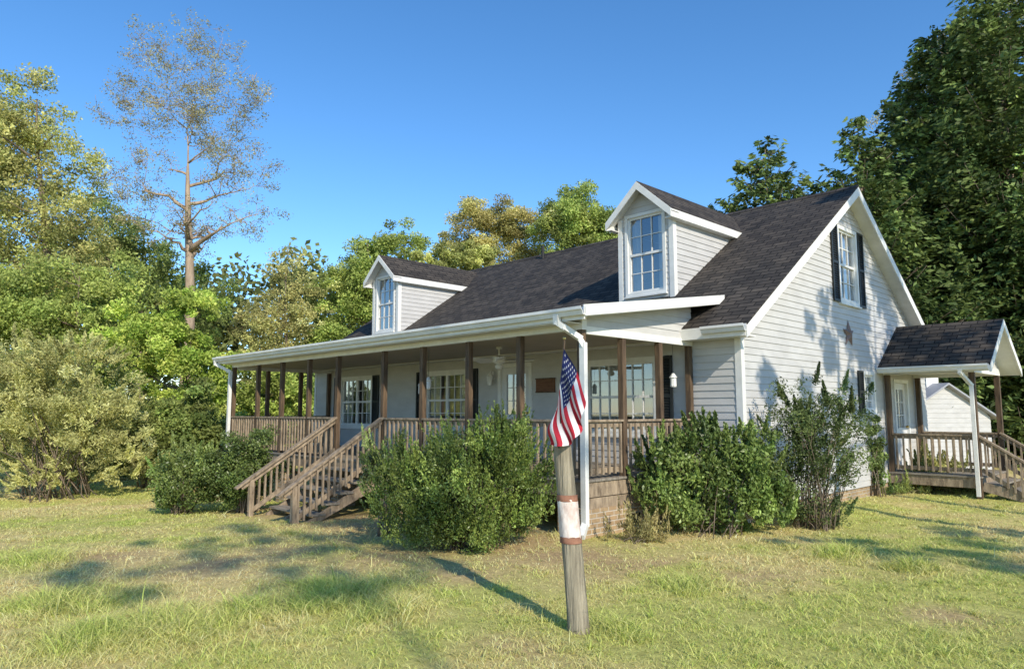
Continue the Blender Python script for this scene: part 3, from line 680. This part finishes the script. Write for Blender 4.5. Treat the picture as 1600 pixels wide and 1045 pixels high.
mb.build('side_porch_roof', M['shingle'], HO)
for y0 in (EY, 2*RY-EY):
    one('side_porch_rake', M['white'], HO, 'hexa', [(GX-.03, y0, EZ-.2), (GX+.012, y0, EZ-.2), (GX+.012, RY, RZ-.2), (GX-.03, RY, RZ-.2), (GX-.03, y0, EZ-.02), (GX+.012, y0, EZ-.02), (GX+.012, RY, RZ-.02), (GX-.03, RY, RZ-.02)])
    s = -1 if y0 == EY else 1
    a, b = sorted((y0+s*.004, y0+s*.028)); one('side_porch_fascia', M['white'], HO, 'box', XR+.03, GX-.03, a, b, EZ-.16, EZ-.02)
    yq = y0-s*.03
    one('side_porch_soffit', M['white'], HO, 'hexa', [(QX1-.06, yq, EZ-.17), (GX-.035, yq, EZ-.17), (GX-.035, RY, RZ-.17), (QX1-.06, RY, RZ-.17), (QX1-.06, yq, EZ-.155), (GX-.035, yq, EZ-.155), (GX-.035, RY, RZ-.155), (QX1-.06, RY, RZ-.155)])
siding(sr(QX1+.03), 2.94, 3.95, lambda z: min(RY-.001, max(QY0-.06, RY-(RZ-.06-z)/s2)), lambda z: max(RY+.001, min(QY1+.06, RY+(RZ-.06-z)/s2))).build('side_porch_gable_panel', M['siding'], HO, normals=False)
gutter((XR+.03, EY-.03, EZ-.02), (GX-.03, EY-.03, EZ-.02))
spout([(QX1-.12, EY-.09, EZ-.12), (QX1-.12, EY-.08, EZ-.2), (QX1-.04, QY0-.2, EZ-.38), (QX1+.0, QY0-.11, EZ-.46), (QX1+.0, QY0-.11, .1)], .075, .06)
railing((XR+.16, QY0), (QX1-.06, QY0), QZ); railing((XR+.16, QY1), (QX1-.06, QY1), QZ, stuff=True)
st = MB()
for i in range(3): st.box(QX1+.06+.3*i, QX1+.06+.3*i+.29, QY0+.1, QY1-.1, QZ-.165*(i+1)-.04, QZ-.165*(i+1))
so = st.build('side_steps', M['tread'], HO)
for Y in (QY0+.05, QY1-.05):
    mb = MB(); a = Vector((QX1, Y, QZ+.9)); b = Vector((QX1+1.5, Y, QZ-.1)); sl3 = -1.0/1.5
    mb.beam(a, b, .13, .04, side=(0, 1, 0)); mb.beam(a-Vector((0, 0, .07)), b-Vector((0, 0, .07)), .04, .085, side=(0, 1, 0)); h = mb.build('handrail', M['rail'], so)
    one('bottom_rail', M['rail'], h, 'beam', a-Vector((-.06, 0, .76)), b-Vector((.35, 0, .52)), .04, .085, (0, 1, 0))
    one('stringer', M['rail'], so, 'beam', a-Vector((-.06, 0, 1.12)), b-Vector((.2, 0, .42)), .045, .2, (0, 1, 0)); one('newel', M['rail'], h, 'box', QX1+1.12, QX1+1.2, Y-.045, Y+.045, -.1, QZ+.12)
    for i in range(8):
        X = QX1+.15+i*.125; zz = QZ+.86+sl3*(X-QX1); one('baluster', M['rail'], h, 'box', X-.018, X+.018, Y-.06, Y-.024, max(zz-.74, .0), zz)
# wall lantern by the door
mb = MB(); c = Vector((-12.42, YF-.13, 2.52)); mb.lathe(c, [(.03, 0), (.055, .03), (.075, .2), (.085, .21), (.05, .27), (.012, .31)], 6); mb.tube([c+Vector((0, 0, .3)), c+Vector((0, .05, .36)), c+Vector((0, .11, .3))], [.01]*3, 6); mb.box(c.x-.04, c.x+.04, YF-.025, YF-.012, 2.66, 2.86)
mb.build('wall_lantern', M['white'], HO)
# ------------------------------------------------------------------ things on the house
FC = Vector((-10.35, 9.6, 0))
t = thing('ceiling_fan', 'white ceiling fan hanging under the porch ceiling near the door', 'ceiling fan', (FC.x, FC.y, 3.2))
mb = MB(); mb.lathe((FC.x, FC.y, 2.86), [(.06, 0), (.14, .03), (.14, .13), (.04, .16), (.018, .17), (.018, .29), (.06, .3), (.06, .34)], 12); mb.build('motor', M['white'], t)
for k in range(5):
    a = k*2*math.pi/5+.55; d = Vector((math.cos(a), math.sin(a), 0)); mb = MB(); o = Vector((FC.x, FC.y, 2.93)); sd = Vector((-d.y, d.x, .3)).normalized()
    mb.beam(o+d*.14, o+d*.72, .15, .012, side=sd); mb.build('blade', M['white'], t)
mb = MB(); mb.lathe((FC.x, FC.y, 2.74), [(.02, 0), (.07, .02), (.09, .07), (.05, .12)], 12); mb.build('light_globe', M['curtain'], t)
t = thing('wooden_sign', 'brown wooden plank sign on the porch wall right of the door', 'sign', (-10.7, YF, 2.34))
one('board', M['sign'], t, 'box', -10.98, -10.42, YF-.045, YF-.016, 2.35, 2.62)
mb = MB()
for a in ((-10.99, -10.41, 2.62, 2.645), (-10.99, -10.41, 2.325, 2.35)): mb.box(a[0], a[1], YF-.055, YF-.016, a[2], a[3])
mb.build('frame', M['wood'], t)
def star(c, r, ri, dep):
    mb = MB(); n = 10; vs = []
    for k in range(n):
        a = math.pi/2+k*math.pi/5; rr = r if k % 2 == 0 else ri; vs.append((c[0], c[1]+rr*math.cos(a), c[2]+rr*math.sin(a)))
    vs.append((c[0]+dep, c[1], c[2])); mb.add(vs, [(k, (k+1) % n, 10) for k in range(n)]); return mb
tag(star((XR+.02, 16.2, 3.62), .32, .125, .08).build('barn_star', M['star'], None, normals=False), 'brown metal barn star on the gable wall below the upper window', 'star')
def hanger(x, y, zc, ztop, label):
    t = thing('hanging_ornament', label, 'lantern', (x, y, zc), 'white lanterns hanging from the porch ceiling')
    mb = MB(); mb.lathe((x, y, zc), [(.05, 0), (.06, .02), (.055, .16), (.075, .17), (.02, .25)], 8); mb.build('ornament_body', M['white'], t)
    mb = MB(); mb.tube([(x, y, zc+.24), (x, y, ztop)], [.004, .004], 4); mb.build('hook_wire', M['black'], t)
hanger(-12.0, 8.9, 2.28, 3.2, 'left of two small white birdhouses hanging near the porch steps')  # this one and the next are birdhouses, drawn with the lantern shape
hanger(-11.55, 8.75, 2.36, 3.2, 'right of two small white birdhouses hanging near the porch steps')
hanger(-7.2, 11.0, 2.35, 3.2, 'small white lantern hanging at the right rear corner of the front porch')
# ------------------------------------------------------------------ flag and post
FP = 6.4
def pp(py): t = (985-py)/(985-687); return pt(905-27*t, py, FP)
t = thing('flag_post', 'leaning round weathered wooden post with a pale wrap, standing in the front lawn', 'post', tuple(pp(985)))
PYS = [1000, 985, 965, 940, 915, 890, 865, 840, 815, 790, 765, 740, 715, 697, 688]
vs = []; fs = []; n = 26
for i, py in enumerate(PYS):
    c = pp(py); r0 = .079+.019*(py-687)/313
    for k in range(n):
        a = 2*math.pi*k/n; rr = r0*(1+.035*math.sin(3*a+py*.021)+.02*math.sin(7*a+1.3)+.022*random.uniform(-1, 1))
        dz = 0.018*math.sin(2*a+.6)+.012*math.sin(5*a) if i == len(PYS)-1 else 0
        vs.append((c.x+rr*math.cos(a), c.y+rr*math.sin(a), c.z+dz))
fs = [(i*n+k, i*n+(k+1) % n, (i+1)*n+(k+1) % n, (i+1)*n+k) for i in range(len(PYS)-1) for k in range(n)]
vs.append(tuple(pp(691))); q = (len(PYS)-1)*n; fs += [(q+k, q+(k+1) % n, len(vs)-1) for k in range(n)]
mb = MB(); mb.add(vs, fs); mb.build('shaft', M['post'], t, smooth=True)
for (a, b, nm, m) in ((838, 780, 'wrap', 'wrap'), (847, 837, 'strap', 'rust'), (782, 772, 'strap', 'rust')):
    ex = .0065 if nm == 'wrap' else .0088; vs = []; n = 26; R = [a+(b-a)*i/4 for i in range(5)]
    for i, p in enumerate(R):
        for k in range(n):
            an = 2*math.pi*k/n; edge = (2.6*math.sin(3*an+1)+1.6*math.sin(7*an+a)) if i in (0, 4) and nm == 'wrap' else 0
            c = pp(p+edge*.6); rr = .079+.019*(p-687)/313+ex+.0018*math.sin(5*an+i)
            vs.append((c.x+rr*math.cos(an), c.y+rr*math.sin(an), c.z))
    mb = MB(); mb.add(vs, [(i*n+k, i*n+(k+1) % n, (i+1)*n+(k+1) % n, (i+1)*n+k) for i in range(4) for k in range(n)]); mb.build(nm, M[m], t, smooth=True)
PB = pt(873, 700, FP-.12); PTp = pt(882, 531, FP-.12)
t = thing('flagpole', 'thin short flagstaff fixed to the top of the leaning wooden post', 'flagpole', tuple(PB))
mb = MB(); mb.tube([PB, PTp], [.009, .008], 8); mb.build('staff', M['wood'], t)
mb = MB(); mb.lathe(PTp, [(.006, 0), (.016, .008), (.016, .02), (.004, .03)], 8); mb.build('finial', M['brass'], t)
def fpos(u, v):
    h = (881-11*v, 544+100*v)
    q = 1-v; f = (q*q*911+2*q*v*910+v*v*858, q*q*628+2*q*v*712+v*v*694)
    e = u**.78; bx = h[0]*(1-e)+f[0]*e; by = h[1]*(1-e)+f[1]*e
    bx += -9*math.sin(math.pi*min(1, u*1.05))*v+2.2*math.sin(u*7+v*3)*u+5*math.sin(math.pi*u)*(1-v)
    bx += 3.2*math.sin(v*19+u*1.5)*u
    by -= 6*math.sin(math.pi*u)*(1-v)
    dep = -.15+.06*math.sin(v*19.0+u*2.2)*(.25+.75*u)-.02*u
    return pt(bx, by, FP+dep)
mb = MB(); nu, nv = 40, 78
vs = [fpos(i/nu, j/nv) for j in range(nv+1) for i in range(nu+1)]
mb.v = [tuple(p) for p in vs]
for j in range(nv):
    for i in range(nu):
        a = j*(nu+1)+i; mb.f.append((a, a+1, a+nu+2, a+nu+1)); mb.mi.append(2 if (i < 16 and j < 42) else ((j//6) % 2))
for row in range(9):
    cnt = 6 if row % 2 == 0 else 5
    for c in range(cnt):
        uu = (.4/12)*(1+2*c+(0 if cnt == 6 else 1)); vv = (28/52)*(row+1)/10
        for sgn in (-1, 1):
            ctr = fpos(uu, vv); e = .002; n = (fpos(uu+e, vv)-ctr).cross(fpos(uu, vv+e)-ctr).normalized()*.003*sgn
            P = []
            for k in range(10):
                aa = k*math.pi/5; rr = .034 if k % 2 == 0 else .014
                P.append(fpos(max(0, uu+rr*math.sin(aa)*.53*.75), vv-rr*math.cos(aa)*.75)+n)
            P.append(ctr+n); mb.add(P, [(k, (k+1) % 10, 10) for k in range(10)], 1)
tag(mb.build('flag', [M['red'], M['fwhite'], M['navy']], None, smooth=True, normals=False), 'red white and blue stars and stripes flag hanging limp above the wooden post', 'flag')
# ------------------------------------------------------------------ shed behind
c = pt(1478, 643, 30); gz0 = float(gz(c.x, c.y))
sh = thing('shed', 'small white shed with pale roof and cupola behind the side porch', 'shed', (c.x, c.y, gz0))
ax = Vector((RT[0], RT[1], 0)); ay = Vector((FW[0], FW[1], 0)); ang = math.radians(14)
ax, ay = ax*math.cos(ang)+ay*math.sin(ang), ay*math.cos(ang)-ax*math.sin(ang)
def sp(a, b, z): return c*1+ax*a+ay*b+Vector((0, 0, z-c.z))
hw, ez, rz, dp = 2.3, 1.75, 3.05, 5
P = lambda s, z, o: sp(s, -o, z)
siding(P, -.75, 2.95, lambda z: -min(hw, max(.001, (rz-z)/(rz-ez)*hw)), lambda z: min(hw, max(.001, (rz-z)/(rz-ez)*hw)), h=.2).build('wall', M['siding'], sh, normals=False)
siding(lambda s, z, o: sp(hw+o, s, z), -.75, ez, lambda z: 0, lambda z: dp, h=.2).build('wall', M['siding'], sh, normals=False)
siding(lambda s, z, o: sp(-hw-o, s, z), -.75, ez, lambda z: 0, lambda z: dp, h=.2).build('wall', M['siding'], sh, normals=False)
mb = MB(); k = (rz-ez)/hw
mb.slab([sp(0, -.25, rz+.08), sp(0, dp, rz+.08), sp(hw+.3, dp, ez-.3*k+.08), sp(hw+.3, -.25, ez-.3*k+.08)], .08); mb.slab([sp(0, dp, rz+.08), sp(0, -.25, rz+.08), sp(-hw-.3, -.25, ez-.3*k+.08), sp(-hw-.3, dp, ez-.3*k+.08)], .08)
mb.build('roof', M['greyroof'], sh)
mb = MB(); mb.hexa([sp(a, b, z) for z in (rz-.1, rz+.5) for a, b in ((-.32, .6), (.32, .6), (.32, 1.2), (-.32, 1.2))]); cu = mb.build('cupola', M['white'], sh)
mb = MB(); q = [sp(a, b, rz+.5) for a, b in ((-.42, .5), (.42, .5), (.42, 1.3), (-.42, 1.3))]+[sp(0, .9, rz+.82)]; mb.add(q, [(0, 1, 4), (1, 2, 4), (2, 3, 4), (3, 0, 4), (3, 2, 1, 0)]); mb.build('cupola_roof', M['greyroof'], cu)
# ------------------------------------------------------------------ shrubs
BX1, BX2 = (.045, .07, .016), (.10, .13, .035)
plant('shrub', 'large dense spiky green shrub in front of the porch right of the steps', 'shrub', 735, 10.1, [(735, 770, 122, 92), (800, 760, 66, 95), (660, 790, 85, 70), (755, 710, 85, 48), (640, 750, 60, 50), (790, 700, 50, 50)], 60000, .046, (.05, .078, .016), (.125, .155, .037), clumps=230, rc=.075, shrub=True, limbs=40, mat='gloss', dscale=.75, shell=3.0, var=.32, up=.7, spike=900, aspect=.4)
plant('shrub', 'low shrub growing against the right handrail of the front steps', 'shrub', 610, 11.6, [(605, 735, 46, 42), (640, 755, 40, 40)], 10000, .05, (.07, .09, .03), (.14, .155, .05), clumps=80, rc=.09, shrub=True, limbs=20, mat='gloss', dscale=.7, spike=120)
plant('shrub', 'dark rounded shrub touching the left handrail of the front steps', 'shrub', 390, 15.6, [(388, 722, 60, 66), (355, 745, 50, 50)], 18000, .062, BX1, (.085, .11, .03), clumps=120, rc=.085, shrub=True, limbs=30, mat='gloss', shell=3, up=.9)
plant('shrub', 'rounded green shrub at the left front corner of the porch', 'shrub', 290, 15.8, [(292, 748, 58, 52), (268, 762, 36, 36), (325, 730, 38, 48)], 17000, .062, (.06, .095, .022), (.14, .17, .05), clumps=110, rc=.085, shrub=True, limbs=30, mat='gloss', shell=3, up=.9, spike=120)
plant('shrub', 'broad leafy green shrub at the right corner of the porch', 'shrub', 1100, 11.35, [(1090, 755, 96, 74), (1160, 745, 76, 78), (1040, 715, 50, 46), (1195, 780, 52, 52), (1035, 790, 60, 42), (1120, 690, 60, 40), (1180, 695, 40, 40), (1110, 800, 90, 34), (1180, 805, 60, 30)], 31000, .07, (.055, .085, .02), (.13, .17, .045), clumps=170, rc=.085, shrub=True, limbs=40, trunk=.009, mat='gloss', dscale=.72, shell=2.2, up=.6, spike=200, var=.34, spread=.5)
plant('shrub', 'tall airy dark green shrub leaning in front of the gable wall', 'shrub', 1265, 11.9, [(1270, 680, 102, 80), (1245, 630, 68, 46), (1315, 640, 64, 46), (1262, 765, 84, 66), (1232, 710, 64, 66), (1300, 715, 70, 60), (1262, 800, 60, 30)], 25000, .056, (.042, .063, .022), (.10, .125, .041), clumps=260, rc=.072, shrub=True, limbs=80, trunk=.009, mat='leaf', dscale=.62, shell=1.9, aspect=.38, spike=60, spread=.3)
plant('shrub', 'thin young leafy sapling at the foot of the gable wall by the side porch', 'shrub', 1368, 16.2, [(1368, 700, 24, 40), (1360, 660, 20, 28), (1372, 745, 18, 25)], 1700, .085, (.06, .09, .03), (.11, .14, .04), clumps=36, rc=.1, shrub=True, limbs=14, trunk=.012, dscale=.5)
plant('shrub', 'small yellowish shrub in front of the side porch railing', 'shrub', 1462, 17.0, [(1468, 752, 50, 34), (1446, 735, 28, 28), (1490, 745, 26, 26)], 7000, .07, (.13, .14, .045), (.22, .21, .08), clumps=60, rc=.1, shrub=True, limbs=18, trunk=.01, dscale=.6, spike=60)
plant('shrub', 'low dry weedy clump at the base of the brick porch pier', 'weeds', 985, 10.6, [(985, 835, 40, 18), (1020, 830, 35, 20)], 2400, .06, (.16, .15, .06), (.26, .22, .10), clumps=30, rc=.12, shrub=True, limbs=16, trunk=.006, dscale=.5, aspect=.22, spike=50)
plant('shrub', 'low green weeds along the gable foundation left of the side porch', 'weeds', 1400, 16.6, [(1395, 775, 34, 16), (1425, 772, 24, 18), (1340, 785, 26, 14)], 2600, .07, (.09, .12, .035), (.18, .20, .06), clumps=40, rc=.12, shrub=True, limbs=18, trunk=.006, dscale=.6, aspect=.25, spike=60)
plant('shrub', 'low weeds at the foot of the side porch corner downspout', 'weeds', 1520, 17.2, [(1505, 772, 30, 18), (1540, 778, 28, 14)], 2200, .07, (.10, .125, .04), (.2, .2, .07), clumps=34, rc=.12, shrub=True, limbs=16, trunk=.006, dscale=.6, aspect=.25, spike=50)
# ------------------------------------------------------------------ trees left
plant('large_shrub', 'wide pale khaki multi-stemmed shrub at the left edge of the lawn', 'shrub', 105, 20, [(100, 600, 120, 75), (60, 650, 130, 85), (160, 660, 80, 80), (120, 555, 95, 45), (10, 600, 100, 90), (110, 710, 125, 52), (10, 725, 80, 44), (195, 715, 60, 46), (90, 745, 90, 30)], 78000, .105, (.20, .205, .075), (.31, .30, .125), clumps=480, rc=.055, shrub=True, limbs=60, trunk=.018, shell=2.6, aspect=.3, var=.2, spike=700, tb_=2.2, spread=.9)
plant('tree', 'low dark bush filling in behind the pale khaki shrub', 'bush', 60, 25, [(40, 690, 110, 55), (150, 690, 80, 55), (220, 680, 60, 60)], 15000, .14, (.07, .10, .03), (.15, .17, .05), clumps=100, rc=.1, shrub=True, trunk=.03, limbs=24)
plant('tree', 'low green bush between the shaded bush and the left porch corner', 'bush', 335, 22.5, [(320, 685, 60, 48), (370, 690, 50, 45), (300, 640, 45, 45)], 13000, .12, (.08, .115, .03), (.17, .195, .055), clumps=90, rc=.1, shrub=True, trunk=.03, limbs=20)
plant('tree', 'tall olive-yellow tree at the far left edge of the photo', 'tree', 60, 33, [(50, 165, 80, 80), (20, 250, 120, 100), (105, 280, 70, 80), (40, 370, 140, 100), (120, 390, 85, 80), (-60, 250, 120, 160), (60, 450, 120, 80)], 36000, .165, (.15, .165, .053), (.23, .215, .08), clumps=420, rc=.066, trunk=.35, limbs=110, twig=1, shell=2.1)
plant('tree', 'very tall sparse tree with bare reddish limbs and thin pale leaves', 'tree', 286, 37, [(235, 90, 65, 65), (325, 85, 70, 62), (385, 155, 55, 60), (205, 165, 60, 60), (300, 180, 90, 80), (370, 265, 80, 60), (215, 285, 75, 65), (290, 350, 130, 50), (400, 335, 55, 45), (290, 42, 60, 32)], 12500, .11, (.125, .125, .06), (.19, .17, .09), clumps=420, rc=.07, trunk=.36, limbs=260, twig=4, bark='bark_pale', shell=2.0, var=.2, thick=2.3, fork=.72)
plant('tree', 'bright green bushy tree left of the porch, lower than its neighbours', 'tree', 290, 26, [(300, 485, 70, 44), (255, 545, 78, 58), (320, 585, 58, 58), (210, 520, 55, 52), (280, 640, 75, 50)], 23000, .135, (.13, .185, .03), (.23, .265, .06), clumps=190, rc=.088, trunk=.16, limbs=40)
plant('tree', 'green leafy tree behind the pale shrub on the left', 'tree', 120, 29, [(100, 470, 110, 70), (185, 445, 60, 60), (30, 480, 100, 80), (150, 540, 80, 60), (80, 590, 120, 70)], 29000, .15, (.115, .15, .037), (.20, .225, .062), clumps=230, rc=.088, trunk=.2, limbs=40)
plant('tree', 'dark green tree in shade behind the tall sparse tree', 'tree', 215, 42, [(190, 400, 75, 65), (245, 440, 70, 60), (150, 350, 55, 65), (320, 470, 60, 60)], 14000, .19, (.08, .11, .033), (.14, .165, .05), clumps=140, rc=.09, trunk=.25, limbs=30)
plant('tree', 'thin yellowing tree between the tall sparse tree and the house', 'tree', 445, 40, [(450, 430, 45, 48), (430, 505, 65, 55), (475, 490, 42, 65), (430, 580, 75, 55)], 11000, .145, (.165, .17, .062), (.25, .225, .088), clumps=170, rc=.08, trunk=.16, limbs=60, twig=2)
plant('tree', 'green hedge-like tree seen through the left end of the porch', 'tree', 420, 31, [(420, 600, 75, 60), (350, 640, 65, 60), (480, 605, 60, 60), (420, 670, 90, 40)], 17000, .16, (.10, .14, .033), (.19, .215, .055), clumps=110, rc=.1, trunk=.14, limbs=30)
plant('tree', 'low shaded bush at the lawn edge between pale shrub and porch', 'bush', 235, 22.5, [(235, 690, 58, 58), (200, 650, 45, 50), (275, 665, 48, 48)], 14000, .11, (.085, .11, .03), (.17, .185, .055), clumps=90, rc=.1, shrub=True, trunk=.03, limbs=20)
# trees behind the house
plant('tree', 'green tree behind the roof left of the far dormer', 'tree', 585, 42, [(625, 385, 50, 46), (570, 430, 60, 58), (530, 480, 52, 60), (600, 470, 70, 55), (510, 540, 50, 50)], 23000, .175, (.105, .14, .033), (.18, .21, .055), clumps=200, rc=.088, trunk=.25, limbs=36)
plant('tree', 'yellowing tree rising behind the middle of the roof', 'tree', 765, 48, [(770, 350, 72, 50), (715, 385, 48, 54), (820, 375, 50, 54), (750, 420, 90, 40)], 23000, .17, (.18, .175, .06), (.27, .235, .092), clumps=210, rc=.085, trunk=.25, limbs=50, twig=1)
plant('tree', 'round green tree behind the roof beside the near dormer', 'tree', 905, 45, [(905, 335, 60, 50), (868, 370, 46, 54), (945, 375, 48, 50)], 20000, .18, (.105, .14, .036), (.18, .205, .058), clumps=160, rc=.09, trunk=.25, limbs=36)
plant('tree', 'pale olive tree low behind the roof between the two dormers', 'tree', 700, 40, [(745, 405, 45, 28), (690, 420, 50, 40), (660, 430, 40, 40)], 9000, .17, (.15, .165, .05), (.21, .215, .07), clumps=100, rc=.095, trunk=.2, limbs=26)
# conifers right
CD1, CD2 = (.065, .108, .032), (.16, .215, .06)
conifer('conifer', 'single cedar top rising behind the roof ridge right of the near dormer', 1212, 38, 212, 215, 62000, (.07, .115, .034), (.165, .22, .06), pw=.78, sp=.36, step=.5)
conifer('conifer', 'pointed cedar directly behind the gable peak', 1365, 37, 178, 185, 56000, CD1, CD2, pw=.74, sp=.36, step=.5)
conifer('conifer', 'tall dark cedar left in the big evergreen group at the right edge', 1495, 39, 45, 185, 80000, CD1, CD2, pw=.66, trunk=.35, sp=.4, step=.8)
conifer('conifer', 'tallest dark cedar cut off by the right edge of the photo', 1605, 36, -100, 205, 82000, CD1, CD2, pw=.64, trunk=.4, sp=.39, step=.8)
conifer('conifer', 'dark cedar filling the gap between the gable peak and the tall evergreens', 1432, 44, 150, 170, 38000, (.045, .075, .023), (.11, .15, .042), pw=.64, sp=.5, step=.7)
conifer('conifer', 'dark cedar standing behind the tallest one at the right edge', 1570, 47, 5, 195, 40000, (.045, .075, .023), (.11, .15, .042), pw=.64, sp=.55, step=.8)
plant('tree', 'thin brownish broadleaf treetop above the dark evergreens at upper right', 'tree', 1470, 50, [(1515, 85, 80, 65), (1460, 140, 60, 70), (1405, 190, 50, 40), (1570, 40, 65, 60)], 12000, .16, (.145, .14, .065), (.21, .18, .09), clumps=180, rc=.075, trunk=.3, limbs=90, twig=3)
# far woods
def woods(name, label, px0, px1, fwd, top0, n, c1, c2, leaf=.6, ncl=260):
    pxs = rng.uniform(px0, px1, ncl); pys = top0+(720-top0)*rng.random(ncl)**1.25+25*np.sin(pxs*.05); cl = np.array([pt(a, b, fwd+rng.uniform(-3, 4)) for a, b in zip(pxs, pys)])
    of = rng.integers(0, ncl, n); C = cl[of]+unit(rng.normal(size=(n, 3)))*(rng.random(n)**.5)[:, None]*2.4
    C[:, 2] = np.maximum(C[:, 2], -1.2)
    o = leaves(name, C, leaf, leaf*.6, tints(of, ncl, c1, c2, .3), M['leaf'], None); o['kind'] = 'stuff'; o['label'] = label; o['category'] = 'woods'
woods('distant_woods', 'shaded green woods behind the trees on the left', -350, 640, 54, 440, 42000, (.12, .155, .048), (.24, .25, .085))
woods('distant_woods', 'dark woods behind the shed on the right', 1340, 1950, 58, 400, 24000, (.04, .065, .022), (.09, .115, .036))
# trees out of frame towards the sun (their shade falls on gable and lawn)
plant('tree', 'tall half-bare tree standing right of the house beyond the picture edge', 'tree', 0, 1, [(0, .9, 11.0, 2.0, 1.4), (-.4, 2.4, 12.4, 1.8, 1.2), (.4, -1.4, 9.2, 1.6, 1.0), (0, 1.8, 9.4, 1.8, 1.0)], 1500, .26, (.12, .13, .04), (.2, .18, .06), clumps=34, rc=.09, trunk=.22, limbs=34, twig=3, xy=(4.2, 11.4), thick=2.0)
plant('tree', 'slim sparse tree standing further right of the house beyond the picture edge', 'tree', 0, 1, [(0, .2, 11.2, 1.8, 1.8), (-.8, 1.8, 9.4, 1.6, 1.1), (0, .8, 13.4, 1.4, 1.4)], 1000, .26, (.12, .13, .04), (.2, .18, .06), clumps=26, rc=.09, trunk=.2, limbs=26, twig=3, xy=(5.8, 13.4), thick=2.0)
plant('tree', 'small open tree at the right of the lawn beyond the picture edge', 'tree', 0, 1, [(0, 0, 7.6, 1.7, .9), (1.2, 1.0, 8.6, 1.5, .8), (-1.0, -.8, 8.2, 1.2, .7)], 1100, .17, (.12, .13, .04), (.2, .18, .06), clumps=46, rc=.08, trunk=.12, limbs=36, twig=3, xy=(9.0, 7.2))
plant('tree', 'tall open-crowned tree standing far behind the photographer', 'tree', 0, 1, [(0, 0, 16.4, 3.6, 1.2), (2.2, .8, 18.6, 3.0, 1.0), (-2.0, 2.4, 17.8, 2.6, 1.0), (.5, -2.4, 17.0, 2.4, .9)], 900, .24, (.12, .13, .04), (.2, .18, .06), clumps=70, rc=.08, trunk=.12, limbs=50, twig=2, xy=(14.5, -3.0))
# ------------------------------------------------------------------ light, world, camera
EL = math.radians(33); sdir = Vector((.946*math.cos(EL), -.323*math.cos(EL), math.sin(EL))).normalized()
ld = bpy.data.lights.new('sun', 'SUN'); ld.energy = 5.0; ld.angle = math.radians(.53); ld.color = (1, .90, .74)
lo_ = bpy.data.objects.new('sun', ld); COL.objects.link(lo_); lo_.rotation_euler = (-sdir).to_track_quat('-Z', 'Y').to_euler(); lo_.location = (20, -10, 30)
wd = bpy.data.worlds.new('World'); S.world = wd; wd.use_nodes = True; nt = wd.node_tree; bg = nt.nodes['Background']
sk = nt.nodes.new('ShaderNodeTexSky'); sk.sky_type = 'NISHITA'; sk.sun_disc = False; sk.sun_elevation = EL; sk.sun_rotation = math.atan2(sdir.x, sdir.y); sk.altitude = 600; sk.air_density = 1.0; sk.dust_density = .1; sk.ozone_density = 3.5
hs = nt.nodes.new('ShaderNodeHueSaturation'); hs.inputs['Saturation'].default_value = 1.2; hs.inputs['Value'].default_value = 1.6; hs.inputs['Hue'].default_value = .5
L(nt, sk.outputs[0], hs.inputs['Color']); L(nt, hs.outputs[0], bg.inputs[0]); bg.inputs[1].default_value = .14
cam = bpy.data.cameras.new('camera'); cam.sensor_width = 36; cam.lens = 36*FPX/1600; cam.clip_end = 2000; cam.clip_start = .1
co_ = bpy.data.objects.new('camera', cam); COL.objects.link(co_); co_.location = (0, 0, CAMZ)
vd = Vector((FW[0]*math.cos(PIT), FW[1]*math.cos(PIT), math.sin(PIT))); co_.rotation_euler = vd.to_track_quat('-Z', 'Y').to_euler()
S.camera = co_
S.view_settings.view_transform = 'Standard'; S.view_settings.look = 'None'; S.view_settings.exposure = 0
